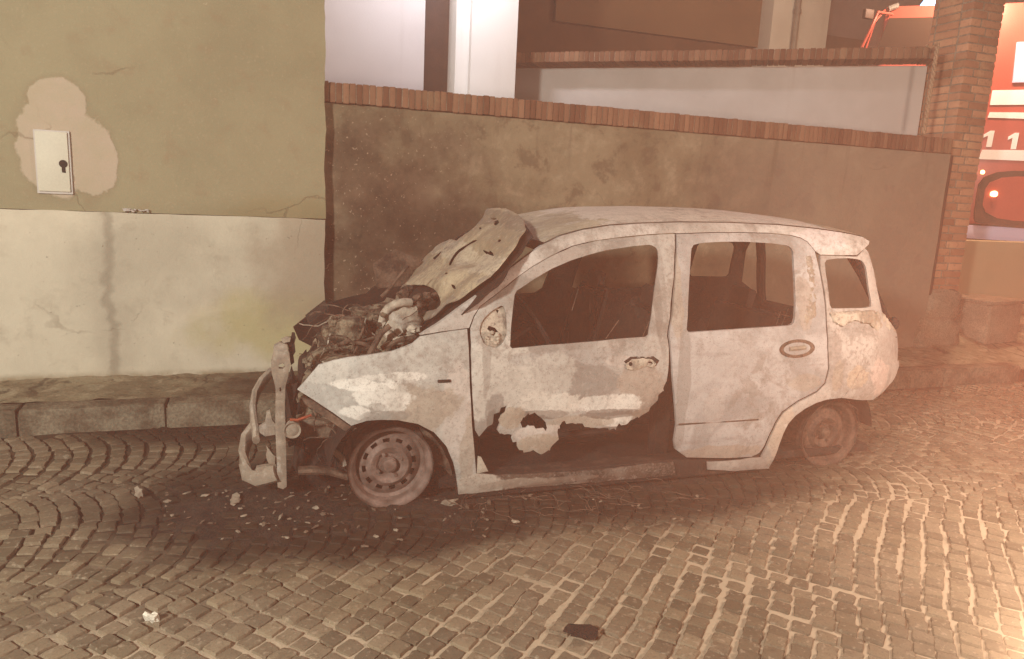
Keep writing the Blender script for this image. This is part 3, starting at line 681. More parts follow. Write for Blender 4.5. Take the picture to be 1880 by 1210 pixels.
tag(car, 'burnt out small hatchback with missing glass and torn front, parked on bare rims', 'car')
ZT = [(-.1, .07), (0, .05), (.1, .03), (.25, .006), (.45, 0), (.62, .006), (.70, .014), (.76, .032), (.82, .045), (1.0, .105), (1.12, .15), (1.18, .18), (1.22, .205), (1.3, .28)]
def side_y(x, z):
    y = 2.825 + lerp_table(ZT, z)
    if x < .55: y += .30 * ((.55 - x) / .6) ** 2
    if x > 2.75: y += .15 * ((min(x, 3.4) - 2.75) / .5) ** 2
    return y
def side_px(u, v):
    y = 2.9
    a, b_ = 2.5, 3.5
    for _ in range(40):
        y = (a + b_) / 2; p = on_y(u, v, y)
        if y < side_y(p.x, p.z): a = y
        else: b_ = y
    return (p.x, p.z)
def dent(x, z): return .006 * nz(x, 0, z, 3.1) + .003 * nz(x, 5, z, 8)
def near(d=1.0, base=0.0):
    return lambda x, z, h: Vector((x, side_y(x, z) + dent(x, z) * d + h + base, z))
def far(x, z, h): return Vector((x, 2 * YC - (side_y(x, z) + h), z))
def px(l): return [side_px(*p) for p in l]
def panel(name, out, holes, mat, parent, th=.014, shrink=.0025, step=.034, rag=0.0, surf=None, d=1.0, rnd_it=0, hole_round=1, burn=0):
    o = px(out)
    if rnd_it: o = rounded(o, rnd_it)
    o = dense(offset(o, shrink), .03, rag)
    hs = [dense(rounded(dense(px(h), .05), hole_round), .03) for h in holes]
    if burn:      # ragged, burnt through edges low on the panel
        def rg(l): return [(x + burn * (nz(x, z, 0, 31) + .8 * nz(x, z, 5, 80)), z + burn * (nz(x, z, 9, 31) + .8 * nz(x, z, 7, 80))) if z < .50 and x > .90 else (x, z) for x, z in l]
        o = rg(dense(o, .012)); hs = [rg(dense(h, .012)) for h in hs]
    v, f = sheet(o, hs, surf or near(d), th, step)
    return emit(name, v, f, mat, parent, 38)

SEAM_TOP = [(882, 563), (914, 539), (944, 514), (979, 489), (1014, 469), (1051, 452), (1088, 443), (1137, 436), (1187, 431), (1239, 428)]
SEAM_TOP2 = [(1242, 429), (1305, 427), (1369, 427), (1415, 428), (1453, 432), (1472, 437), (1484, 444), (1498, 461)]
DITCH = [(1001, 447), (1030, 433), (1070, 422), (1120, 414), (1180, 410), (1250, 408), (1340, 409), (1430, 413), (1500, 420), (1560, 429), (1585, 435), (1598, 443)]
# front wing
wing = [(545, 716), (560, 700), (585, 670), (612, 662), (640, 656), (680, 651), (720, 645), (757, 631), (772, 618), (820, 609), (859, 604), (862, 650), (863, 709), (867, 782), (872, 831), (875, 866), (876, 880), (842, 906),
        (838, 875), (833, 852), (820, 821), (797, 795), (767, 779), (730, 772), (700, 772), (674, 774), (645, 783), (610, 758), (575, 735)]
panel('front_wing', wing, [], M['b_fender'], car, .016, .0015, .03, d=1.6)
b = MB(); lo = [(553, 730), (560, 742), (640, 796), (655, 786), (645, 784), (575, 736)]
b.prism([on_y(u, v, side_y(*side_px(u, v)) + .05) for u, v in lo], (0, 0, 0), (0, .02, 0)); b.out('wing_bracket', M['b_rust'], car)
b = MB(); c = side_px(815, 699); b.box((c[0], side_y(*c) - .004, c[1]), (.055, .012, .012), None, .003); b.out('side_repeater', M['b_dark'], car)
# roof rail with pillars
rail = [(770, 616), (805, 594), (840, 568), (890, 533), (939, 491), (975, 464)] + DITCH + [(1596, 450), (1588, 457), (1574, 469), (1540, 469), (1507, 468)] + SEAM_TOP2[::-1] + SEAM_TOP[::-1] + [(871, 580), (862, 603), (815, 609)]
panel('roof_rail', rail, [], M['b_rail'], car, .03, .0012, .03, d=.5)
# doors
door = SEAM_TOP + [(1238, 519), (1233, 573), (1228, 618), (1231, 640), (1230, 666), (1226, 700), (1212, 728), (1192, 756), (1157, 776), (1130, 786), (1104, 790), (1067, 783), (1040, 775), (1030, 775),
        (1027, 797), (1022, 815), (1012, 828), (995, 833), (960, 827), (942, 812), (936, 803), (918, 796), (914, 782), (922, 762), (932, 746), (920, 752), (896, 784), (879, 803), (871, 790), (867, 740), (865, 700), (864, 650), (864, 603), (871, 582)]
dwin = [(946, 536), (980, 514), (1013, 494), (1050, 478), (1088, 466), (1115, 459), (1160, 452), (1195, 449), (1208, 457), (1211, 480), (1206, 520), (1202, 555), (1192, 619), (1120, 624), (1020, 633), (937, 641), (941, 590)]
dhole = [(958, 776), (968, 760), (985, 762), (1000, 774), (1006, 792), (992, 788), (972, 782), (962, 785)]
mirr = [(926, 560), (932, 583), (933, 612), (924, 632), (910, 640), (890, 634), (880, 610), (886, 588), (905, 570)]
fd = panel('front_door', door, [dwin, dhole, mirr], M['b_door'], car, .010, .0025, .024, .0015, d=2.4, burn=.016)
b = MB(); v, f = sheet(dense(rounded(offset(px(mirr), -.004), 1), .02), [dense(px([(900, 600), (912, 604), (918, 612), (905, 612), (897, 606)]), .02), dense(px([(913, 570), (920, 572), (917, 578)]), .01)], near(3, .014), .008, .016)
emit('mirror_plate', v, f, M['b_pale'], fd)
b = MB(); c = side_px(905, 622)
for k in range(9): b.lump((c[0] + rnd(-.03, .035), side_y(*c) + .012 - rnd(0, .006), c[1] + rnd(-.025, .03)), (rnd(.006, .014),) * 3, .4, 3, 1, k)
b.out('mirror_stub', M['b_pale'], fd)
# what is left of the latch plate and handle
def ell(cx_, cy_, a, b_, n=20, tilt=0): return [(cx_ + a * math.cos(2 * math.pi * k / n), cy_ + b_ * math.sin(2 * math.pi * k / n) + tilt * a * math.cos(2 * math.pi * k / n)) for k in range(n)]
def handle(cx_, cy_, parent, broken):
    o = dense(px(ell(cx_, cy_, 33, 17, 24, -.06)), .02); i = dense(px(ell(cx_, cy_, 25, 11.5, 20, -.06)), .02)
    v, f = sheet(o, [i], near(1, -.006), .014, .02, .005); h = emit('handle_recess', v, f, M['b_rust'], parent)
    v, f = sheet(i, [], near(1, .024), .004, .02); emit('recess_pan', v, f, M['b_rust'] if not broken else M['b_dark'], h)
    b = MB(); p0, p1 = side_px(cx_ - 14, cy_ + 1), side_px(cx_ + 15, cy_ - 2)
    if not broken:
        b.tube([(p0[0], side_y(*p0) + .002, p0[1]), (p1[0], side_y(*p1) + .002, p1[1])], .0125, 8); b.out('handle', M['b_pale'], h)
    else:
        for k in range(14):
            t = k / 13; b.lump((p0[0] + (p1[0] - p0[0]) * t, side_y(*p0) + .004 + rnd(-.004, .008), p0[1] + (p1[1] - p0[1]) * t + rnd(-.012, .012)), (rnd(.008, .014), .01, rnd(.006, .014)), .5, 3, 1, k)
        b.out('handle', M['b_pale'], h)
pl_ = dense(px([(1147, 668), (1160, 659), (1180, 657), (1197, 660), (1205, 668), (1198, 676), (1186, 672), (1174, 677), (1160, 680), (1150, 677)]), .015, .002)
v, f = sheet(pl_, [dense(px(ell(1157, 668, 4, 4, 8)), .01), dense(px(ell(1193, 667, 5, 4, 8)), .01)], near(4, -.007), .006, .015); emit('handle', v, f, M['b_pale'], fd)
v, f = sheet(dense(px([(1144, 664), (1158, 655), (1200, 654), (1211, 662), (1205, 672), (1180, 668), (1152, 674)]), .015, .002), [], near(2, -.003), .003, .02); emit('handle_recess', v, f, M['b_dark'], fd)
rdoor = SEAM_TOP2 + [(1506, 495), (1512, 530), (1516, 557), (1519, 605), (1521, 640), (1522, 677), (1516, 704), (1500, 720), (1466, 737), (1437, 758), (1424, 778), (1413, 799), (1404, 820), (1395, 833), (1380, 840), (1328, 842), (1261, 841), (1240, 826), (1238, 810), (1243, 781), (1240, 740), (1235, 685), (1230, 617), (1236, 573), (1240, 519)]
rwin = [(1271, 451), (1290, 446), (1330, 444), (1369, 444), (1420, 447), (1448, 451), (1457, 458), (1460, 500), (1462, 557), (1459, 592), (1452, 598), (1360, 604), (1262, 611), (1264, 560), (1267, 510)]
rd = panel('rear_door', rdoor, [rwin], M['b_rdoor'], car, .018, .0025, .03, d=1.2)
handle(1463, 640, rd, False)
b = MB(); pts = [side_px(u, v) for u, v in ((1246, 779), (1300, 776), (1350, 773), (1392, 770))]
b.tube([(p[0], side_y(*p) - .0005, p[1]) for p in pts], .0035, 6); b.out('door_crease', M['b_rust'], rd)
cr1 = dense(px([(1478, 470), (1490, 468), (1496, 500), (1500, 545), (1498, 580), (1478, 600), (1470, 598), (1478, 570), (1484, 530)]), .015, .003)
v, f = sheet(cr1, [], lambda x, z, h: Vector((x, side_y(x, z) - .001 - .006 * max(0, nz(x, 1, z, 30)) - .004 * nz(x, 4, z, 60) + h, z)), .008, .012, .006); emit('burnt_trim', v, f, M['b_pale'], rd, 60)
# quarter panel
quarter = [(1507, 469), (1540, 470), (1574, 471), (1589, 455), (1595, 462), (1604, 495), (1612, 535), (1620, 572), (1630, 586), (1642, 600), (1648, 615), (1651, 641), (1649, 666), (1644, 690), (1625, 712), (1601, 733), (1575, 733), (1546, 732), (1520, 735), (1500, 741), (1479, 751), (1462, 764), (1449, 779), (1439, 797), (1430, 818), (1420, 845), (1412, 862), (1398, 860),
           (1399, 838), (1408, 822), (1416, 801), (1427, 780), (1440, 760), (1468, 739), (1502, 722), (1518, 706), (1524, 678), (1523, 640), (1521, 605), (1518, 557), (1514, 528), (1508, 495)]
qwin = [(1515, 478), (1535, 475), (1562, 474), (1583, 478), (1590, 490), (1597, 530), (1603, 563), (1590, 566), (1560, 567), (1526, 567), (1521, 530)]
qp = panel('rear_quarter', quarter, [qwin], M['b_quarter'], car, .016, .001, .03, d=2.2)
cr1 = dense(px([(1524, 574), (1560, 571), (1605, 569), (1624, 576), (1640, 598), (1646, 612), (1628, 606), (1612, 612), (1596, 596), (1570, 590), (1545, 600), (1530, 592)]), .015, .003)
def crust(x, z, h): return Vector((x, side_y(x, z) - .002 - .012 * max(0, nz(x, 1, z, 26)) - .008 * nz(x, 4, z, 60) + h, z))
v, f = sheet(cr1, [], crust, .012, .011, .01); emit('melted_trim', v, f, M['b_pale'], qp, 60)
# bumper skin remnant at rear corner
rb = [(1546, 731), (1560, 716), (1577, 684), (1592, 672), (1622, 669), (1650, 662), (1649, 676), (1643, 692), (1625, 713), (1601, 733), (1575, 734)]
panel('rear_bumper', rb, [], M['b_quarter'], car, .012, 0, .03, .001, near(3, -.006))

# roof
def edge_pts():
    out = []
    for u, v in DITCH: x, z = side_px(u, v); out.append((x, side_y(x, z), z))
    return out
EP = edge_pts(); xs = [(p[0], p[2]) for p in EP]
V = []; F = []; nx, nv = 48, 28; x0, x1 = EP[0][0], EP[-1][0]
for i in range(nx + 1):
    x = x0 + (x1 - x0) * i / nx; z = lerp_table(xs, x); y = side_y(x, z)
    for j in range(nv + 1):
        w = -1 + 2 * j / nv; yy = YC + w * (YC - y - .012); cr_ = (1 - abs(w) ** 2.4)
        ends = min(1, (i / nx) * 7) ** .6
        V.append((x - .06 * cr_ * (1 - i / nx) ** 6 + .05 * cr_ * (i / nx) ** 8, yy, z + .004 + (.052 * min(1, .35 + (i / nx) * 3) * (1 - .5 * (i / nx) ** 5)) * cr_ + .006 * nz(x, yy, 0, 2.7) * cr_))
for i in range(nx):
    for j in range(nv): q = i * (nv + 1) + j; F.append((q, q + nv + 1, q + nv + 2, q + 1))
n = len(V); V += [(a, b_, c - .012) for a, b_, c in V]; F += [tuple(k + n for k in f)[::-1] for f in F]
emit('roof', V, F, M['b_roof'], car, 60)
def beam(name, pts, r, mat, parent=car, n=8, flat=1.0):
    b = MB(); b.tube(pts, r, n, 0, flat); return b.out(name, mat, parent)
e0 = EP[0]
beam('windscreen_header', [(e0[0] + .01, e0[1] + .02, e0[2] - .02), (e0[0] - .04, YC - .3, e0[2] + .005), (e0[0] - .05, YC, e0[2] + .012), (e0[0] - .04, YC + .3, e0[2] + .005), (e0[0] + .01, 2 * YC - e0[1] - .02, e0[2] - .02)], .026, M['b_dark'])

# far side of the body, seen through the openings
far_out = px([(770, 616), (840, 568), (890, 533), (939, 491), (975, 464)] + DITCH + [(1604, 495), (1620, 572), (1648, 615), (1649, 666), (1601, 733), (1546, 732), (1479, 751), (1439, 797), (1412, 862), (842, 906), (833, 852), (797, 795), (730, 772), (645, 783), (575, 735), (560, 700), (640, 656), (757, 631)])
fo = dense(far_out, .05); fh_ = [dense(rounded(px(h), 1), .05) for h in (dwin, rwin, qwin)]
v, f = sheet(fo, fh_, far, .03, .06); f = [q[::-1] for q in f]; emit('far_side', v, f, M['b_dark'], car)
# sill, floor, bulkhead, arches
b = MB(); b.bb((.80, 2.875, .018), (2.40, 2.97, .118), .012, .002); b.out('sill', M['b_sill'], car)
M['b_sillskin'] = mat_burnt('burnt_sill_steel', (.085, .058, .042), (.045, .03, .021), ((868, 890, 46, 34, (.42, .37, .31), .95), (945, 880, 60, 9, (.30, .25, .20), .8), (985, 888, 40, 10, (.20, .15, .115), .7), (1040, 872, 50, 5, (.22, .16, .12), .6), (1060, 884, 20, 6, (.28, .21, .16), .6)), 12, .02, .5, y0=2.9)
sp = [(842, 880), (875, 870), (920, 873), (985, 870), (1060, 866), (1140, 858), (1236, 848), (1240, 872), (1150, 880), (1060, 888), (985, 894), (920, 900), (842, 908)]
panel('sill_skin', sp, [], M['b_sillskin'], car, .012, 0, .022, .003, near(1, -.004))
sp = [(1298, 848), (1340, 846), (1398, 840), (1413, 860), (1350, 865), (1299, 862)]
panel('sill_skin', sp, [], M['b_quarter'], car, .012, 0, .03, .002, near(1, -.004))
gus = [(878, 838), (884, 840), (897, 866), (876, 870)]
panel('hinge_gusset', gus, [], M['b_pale'], car, .01, 0, .02)
b = MB(); b.bb((.72, 2.93, .05), (3.1, 2 * YC - 2.93, .09), .005)
b.bb((.86, 2.94, .09), (.90, 2 * YC - 2.94, .74), .004); b.out('floor_pan', M['b_dark'], car)
for y in (2.97, 2 * YC - 3.04):
    b = MB(); b.bb((1.80, y, .06), (1.88, y + .07, .72), .01); b.out('door_pillar', M['b_dark'], car)
b = MB()
for k in range(5):
    x, z = 3.20 - .01 * k, .1
b.bb((3.06, 3.0, .38), (3.14, 2 * YC - 3.0, .66), .03); b.out('rear_panel', M['b_dark'], car)
# tailgate frame
def rear_x(z): return lerp_table([(.2, 3.27), (.62, 3.25), (.78, 3.18), (1.0, 3.09), (1.18, 2.99), (1.25, 2.95)], z)
b = MB()
for s in (0, 1):
    pts = []
    for k in range(9):
        z = .66 + (1.19 - .66) * k / 8; y = 3.0 + .20 * (k / 8) ** 1.3 ; pts.append((rear_x(z) - .005, y if s == 0 else 2 * YC - y, z))
    b.tube(pts, .030, 8)
b.tube([(3.0, 3.2, 1.19), (3.01, YC, 1.215), (3.0, 2 * YC - 3.2, 1.19)], .03, 8); b.tube([(3.22, 3.0, .67), (3.25, YC, .67), (3.22, 2 * YC - 3.0, .67)], .035, 8)
b.out('tailgate', M['b_dark'], car)
b = MB(); c = on_y(1628, 572, 3.0); b.lump((3.215, 2.99, .74), (.035, .03, .04), .5, 3, 2, 4); b.out('tail_lamp_stub', M['b_dark'], car)
# inside
M['b_seat'] = m_simple('charred_seat_frame', (.012, .008, .005), (.03, .018, .012), 10)
def seat(x, y, back=True):
    b = MB(); w = .2
    for s in (-w, w):
        b.tube([(x - .2, y + s, .22), (x + .22, y + s, .24)], .018, 6); b.tube([(x + .22, y + s, .24), (x + .33, y + s, .58), (x + .40, y + s * .8, .82)], .016, 6)
    b.tube([(x + .40, y - w * .8, .82), (x + .41, y, .84), (x + .40, y + w * .8, .82)], .016, 6)
    for k in range(7):
        t = k / 6; b.tube([(x + .23 + .15 * t, y - w, .28 + .5 * t), (x + .25 + .15 * t, y, .28 + .5 * t), (x + .23 + .15 * t, y + w, .28 + .5 * t)], .006, 5)
        b.tube([(x - .2 + .4 * t, y - w, .23), (x - .2 + .4 * t, y, .215), (x - .2 + .4 * t, y + w, .23)], .006, 5)
    b.lump((x, y, .2), (.2, .2, .06), .3, 3, 2, 3); b.lump((x + .34, y, .57), (.05, .18, .27), .25, 3, 3, 6, .6); b.lump((x + .41, y, .86), (.04, .10, .07), .3, 3, 2, 6, .6)
    return b.out('seat', M['b_seat'], car)
seat(1.45, 3.22); seat(1.45, 3.87)
b = MB(); b.box((2.55, YC, .25), (.4, 1.0, .12), None, .03, .004); b.box((2.80, YC, .48), (.09, 1.02, .46), Matrix.Rotation(.22, 3, 'Y'), .03, .006)
for y in (3.25, 3.85): b.box((2.87, y, .76), (.06, .2, .12), Matrix.Rotation(.22, 3, 'Y'), .02)
b.out('rear_seat', M['b_seat'], car)
b = MB(); b.tube([(.98, 2.98, .68), (.98, 4.1, .68)], .035, 8); b.lump((1.0, YC, .60), (.10, .45, .12), .35, 3, 3, 2); b.lump((1.02, YC, .35), (.12, .13, .22), .3, 3, 2, 8)
b.out('dashboard', M['b_dark'], car)
b = MB(); c = Vector((1.22, 3.24, .72)); nrm = Vector((-.75, 0, -.5)).normalized(); a = Vector((0, 1, 0)); d = nrm.cross(a)
b.tube([c + (a * math.cos(q * math.pi / 12) + d * math.sin(q * math.pi / 12)) * .17 for q in range(25)], .012, 6); b.tube([c, c + nrm * .28], .02, 6)
b.tube([c - a * .16, c + a * .16], .009, 5); b.out('steering_wheel', M['b_dark'], car)
b = MB()
for (u, v, u2, v2) in ((1112, 622, 1136, 588), (1180, 618, 1192, 590), (1050, 570, 1062, 530), (1434, 600, 1448, 566), (1425, 596, 1433, 572)):
    p, q = on_y(u, v, 2.93), on_y(u2, v2, 2.96); b = MB(); b.tube([p, q], .0022, 5); b.out('wire', M['b_rust'], car)
# wheels
def wheel(x, y, z, facing, front, tilt=0):
    s = facing; w = MB(); R = .182
    rimp = [(R, -.008), (R - .004, 0), (R - .018, .006), (R - .022, .012), (R - .026, .045), (R - .046, .06), (R - .046, .09), (R - .026, .105), (R - .018, .14), (R, .145), (R + .002, .150)]
    w.lathe([(r, h * s) for r, h in rimp], (x, y, z), 'y', 56); 
    w2 = [(r - .004, h) for r, h in rimp]; w.lathe([(r, h * s) for r, h in w2][::-1], (x, y, z), 'y', 56)
    wo = w.out('wheel', M['b_rim'] if front else M['b_rimrear'], car)
    d = MB(); prof = [(.139, .055), (.132, .05), (.116, .040), (.100, .040), (.090, .030), (.080, .022), (.066, .026), (.045, .046), (.034, .046), (.032, .03), (.0, .03)]
    d.lathe([(r, h * s) for r, h in prof], (x, y, z), 'y', 48, 0, (lambda k, i: i == 2 and k % 4 < 2) if front else None)
    for k in range(4):
        an = k * math.pi / 2 + .5; d.tube([(x + .055 * math.cos(an), y + .05 * s, z + .055 * math.sin(an)), (x + .055 * math.cos(an), y + .024 * s, z + .055 * math.sin(an))], .008, 6)
    d.out('rim_disc', M['b_rim'] if front else M['b_rimrear'], wo)
    h = MB(); h.lathe([(.03, .03 * s), (.028, .018 * s), (.012, .014 * s), (0, .014 * s)], (x, y, z), 'y', 20); h.out('hub', M['b_rust'] if not front else M['b_rim'], wo)
    bd = MB(); bd.lathe([(.0, .10 * s), (.11, .10 * s), (.115, .12 * s), (.115, .17 * s)], (x, y, z), 'y', 32); bd.out('brake', M['b_dark'], wo)
    if not front:
        t = MB()
        for k in range(34):
            a0 = rnd(-1.0, .9); L = rnd(.5, 1.5); r = R + rnd(.002, .022); yy = y + s * rnd(0, .12)
            t.tube([(x + (r + .012 * math.sin(q * 2 + k)) * math.cos(a0 + L * q / 7), yy + .01 * math.sin(q + k), z + r * math.sin(a0 + L * q / 7)) for q in range(8)], .0017, 4)
        t.out('tyre_wire', M['b_rust'], wo)
    return wo
wheel(.50, 2.905, .178, 1, True); wheel(2.799, 2.905, .176, 1, False); wheel(.50, 4.12, .178, -1, True); wheel(2.799, 4.12, .176, -1, False)
# inner arches
def arch(x, y0, y1, z, R, mat, a0=0.1, a1=3.04):
    V = []; F = []; n = 18
    for k in range(n + 1):
        a = a0 + (a1 - a0) * k / n
        for y in (y0, y1): V.append((x + R * math.cos(a), y + .004 * nz(k, y, 0, 2), z + R * 1.0 * math.sin(a)))
    for k in range(n): F.append((2 * k, 2 * k + 1, 2 * k + 3, 2 * k + 2))
    m = len(V); V += [(x, y1, z)]
    for k in range(n): F.append((m, 2 * k + 1, 2 * k + 3))
    return emit('wheel_arch', V, F, mat, car, 60)
arch(.52, 2.90, 3.25, .16, .275, M['b_dark']); arch(2.80, 2.92, 3.25, .16, .30, M['b_dark']); arch(.52, 2 * YC - 2.90, 2 * YC - 3.25, .16, .275, M['b_dark']); arch(2.80, 2 * YC - 2.92, 2 * YC - 3.25, .16, .30, M['b_dark'])
b = MB(); b.tube([(.50, 3.0, .178), (.50, 4.05, .178)], .03, 8); b.tube([(2.8, 3.0, .178), (2.8, 4.05, .178)], .04, 8)
b.box((.45, YC, .13), (.32, .9, .05), None, .01, .004); b.tube([(.62, 3.4, .1), (1.6, 3.5, .06), (2.6, 3.5, .1), (3.0, 3.7, .12)], .03, 8); b.out('axle', M['b_dark'], car)

# bonnet, thrown back over the windscreen, underside showing
HP = Vector((.611, 2.98, .724)); HD = Vector((.460, 0, .467)).normalized(); HY = Vector((0, 1, 0)); HN = HD.cross(HY).normalized()
if HN.dot(EYE - HP) < 0: HN = -HN
def hood_px(u, v): p = on_plane(u, v, HP, HN) - HP; return (p.dot(HD), p.dot(HY))
def hpx(l): return [hood_px(*p) for p in l]
def z1(l): return [(400 + a / 3.025, 360 + b_ / 3.025) for a, b_ in l]
hood_out = [(892, 383), (912, 379), (932, 382), (950, 392), (959, 402), (962, 416), (953, 434), (940, 455), (925, 474), (912, 490), (897, 505), (875, 522), (850, 540), (832, 552), (812, 560), (795, 578), (776, 588), (752, 590), (735, 580), (722, 562), (726, 548), (733, 534), (746, 516), (764, 488), (780, 470), (798, 452), (812, 443), (824, 437), (840, 440), (856, 428), (872, 413), (884, 398)]
slots = [z1([(1182, 338), (1232, 292), (1247, 296), (1236, 318), (1200, 347)]), z1([(1270, 372), (1285, 345), (1330, 300), (1385, 258), (1432, 240), (1438, 248), (1395, 270), (1345, 310), (1300, 350), (1285, 376)]),
         z1([(1452, 280), (1490, 290), (1522, 308), (1526, 325), (1500, 322), (1470, 300)]), z1([(1550, 232), (1562, 230), (1570, 246), (1560, 256), (1548, 246)]), z1([(1446, 168), (1458, 164), (1462, 178), (1450, 184)]),
         z1([(1500, 110), (1530, 108), (1552, 130), (1535, 150), (1520, 145), (1530, 128)]), z1([(1272, 440), (1290, 438), (1296, 450), (1280, 456)]), z1([(1304, 500), (1318, 498), (1320, 512), (1306, 514)]),
         z1([(1005, 520), (1060, 490), (1130, 486), (1190, 505), (1228, 545), (1230, 590), (1200, 625), (1140, 640), (1090, 660), (1060, 640), (1020, 590), (1000, 560)])]
ov0, ov1 = hood_px(*z1([(1300, 450)])[0]), hood_px(*z1([(1400, 350)])[0])
def hsurf(lift):
    def f(a, b_, h):
        r = .014 * nz(a, b_, 1, 5) + .009 * nz(a, b_, 2, 13)
        d = math.hypot((a - ov0[0]) / .10, (b_ - ov0[1]) / .16); r += .034 * math.exp(-d ** 4)
        d = math.hypot((a - ov1[0]) / .10, (b_ - ov1[1]) / .12); r -= .030 * math.exp(-d ** 4)
        return HP + HD * a + HY * b_ + HN * (lift + r - h)
    return f
ho_ = dense(hpx(hood_out), .02, .003); hs = [dense(rounded(hpx(h), 1), .015) for h in slots]
v, f = sheet(ho_, hs, hsurf(0), .010, .022, .006); bonnet = emit('bonnet', v, f, M['b_hood'], car, 40)
sk = [(a + .0, b_) for a, b_ in hpx([(966, 420), (900, 510), (850, 553), (768, 622), (742, 600), (735, 545), (800, 455), (885, 402), (915, 383), (950, 394)])]
v, f = sheet(dense(sk, .03, .003), [], hsurf(-.040), .008, .04); emit('bonnet_skin', v, f, M['b_dark'], bonnet, 40)
# engine bay
b = MB()
def L(u0, v0, u1, v1, y, dy, amp, seed, boxy=.6, bb=None, sub=3):
    a, c = on_y(u0, v0, y), on_y(u1, v1, y); (bb or b).lump((a + c) / 2 * 1.0, (abs(c.x - a.x) / 2, dy, abs(c.z - a.z) / 2), amp, 2.8, sub, seed, boxy)
L(575, 585, 690, 650, 3.45, .22, .30, 3, .8); L(560, 640, 700, 720, 3.3, .25, .4, 6, .5); L(680, 556, 770, 640, 3.5, .25, .4, 9, .5); L(640, 640, 760, 700, 3.2, .25, .4, 12, .6); L(540, 690, 660, 790, 3.35, .22, .4, 14, .6)
b.out('engine', M['b_ash'], car, 50)
b = MB(); L(596, 578, 676, 632, 3.28, .07, .22, 21, .9, b); L(640, 560, 705, 600, 3.45, .07, .35, 22, .8, b); L(690, 600, 735, 655, 3.15, .05, .35, 25, .6, b); b.out('air_box', M['b_ash'], car, 50)
b = MB(); p = [(566, 596), (604, 566), (606, 578), (592, 598), (590, 612), (574, 606)]; b.prism([on_y(u, v, 3.40) for u, v in p], (0, 0, 0), (.0, .25, 0)); b.out('scuttle_tray', M['b_dark'], car)
# strut top and brake servo, pale with ash
b = MB(); c = on_y(738, 588, 3.10)
b.lump(c, (.075, .05, .075), .45, 2.4, 3, 31, .3); L(728, 575, 770, 612, 3.12, .05, .45, 33, .3, b); L(748, 596, 772, 612, 3.0, .03, .45, 36, .3, b)
b.tube([c + Vector((.085 * math.cos(q * .4), -.02 + .02 * math.sin(q), .085 * math.sin(q * .4))) for q in range(3, 15)], .02, 7); b.out('strut_top', M['b_pale'], car, 60)
b = MB()
for k in range(12):
    u, v = rnd(735, 800), rnd(530, 572); L(u - 8, v - 7, u + 8, v + 7, rnd(3.1, 3.3), .02, .6, k + 40, .2, b, 2)
for k in range(6):
    p = [on_y(rnd(725, 800), rnd(525, 580), rnd(3.1, 3.3)) for _ in range(2)]; b.tube(p, .006, 6)
b.out('engine_scrap', M['b_rust'], car)
b = MB()
for pts, r, y in (([(676, 655), (700, 612), (716, 598)], .013, 3.0), ([(650, 650), (662, 622), (668, 600), (660, 580)], .006, 3.15), ([(640, 655), (655, 630), (690, 618), (720, 600)], .006, 3.15), ([(700, 640), (730, 625), (760, 620), (775, 605)], .012, 3.05), ([(700, 545), (716, 530), (735, 505), (750, 488)], .008, 3.3), ([(610, 640), (640, 625), (670, 632), (700, 650)], .009, 3.1)):
    b = MB(); P = [on_y(u, v, y) for u, v in pts]; b.tube(P, r, 7); b.out('hose', M['b_rust'], car)
b = MB()
for k in range(34):
    u, v = rnd(560, 760), rnd(575, 680); L(u - 6, v - 5, u + 6, v + 5, rnd(3.05, 3.3), .015, .7, k + 80, .2, b, 1)
b.out('burnt_crust', M['b_ash'], car)['kind'] = 'stuff'
b = MB(); L(560, 640, 600, 690, 3.5, .1, .5, 61, .3, b); L(548, 650, 570, 720, 3.6, .12, .5, 63, .3, b); L(520, 690, 560, 800, 3.5, .25, .5, 65, .5, b); L(535, 800, 640, 870, 3.4, .3, .3, 66, .6, b); b.out('radiator_remains', M['b_dark'], car, 50)
random.seed(21)
for k in range(26):
    u, v, y = rnd(585, 760), rnd(575, 655), rnd(3.0, 3.25); a = rnd(0, 6.28); pts = []
    if v < 720 - .62 * (u - 560) * .35 - 60 and u < 600: v += 40
    for q in range(9):
        pts.append(on_y(u, v, y)); a += rnd(-.7, .7); u += 9 * math.cos(a); v = min(v + 7 * math.sin(a), 668); y += rnd(-.02, .02); v = max(v, 560)
    b = MB(); b.tube(pts, rnd(.0018, .0045), 5); b.out('burnt_wire', M['b_rust'] if rnd(0, 1) < .6 else M['b_pale'], car)
for k in range(10):
    u, v, y = rnd(545, 640), rnd(770, 870), rnd(3.0, 3.2); a = rnd(0, 6.28); pts = []
    for q in range(7):
        pts.append(on_y(u, v, y)); a += rnd(-.7, .7); u += 9 * math.cos(a); v = min(v + 8 * math.sin(a), 880); y += rnd(-.02, .02)
    b = MB(); b.tube(pts, rnd(.002, .004), 5); b.out('burnt_wire', M['b_rust'], car)
# blown up crumpled wing of the far side
b = MB(); v, f = sheet(dense([(0, 0), (.16, .03), (.24, .16), (.10, .22), (-.02, .14)], .02, .004), [], lambda a, c, h: on_y(692, 532, 3.9) + Vector((a, h * .6 + .02 * nz(a, c, 0, 12), c)), .01, .03); emit('far_wing', v, f, M['b_rust'], car)
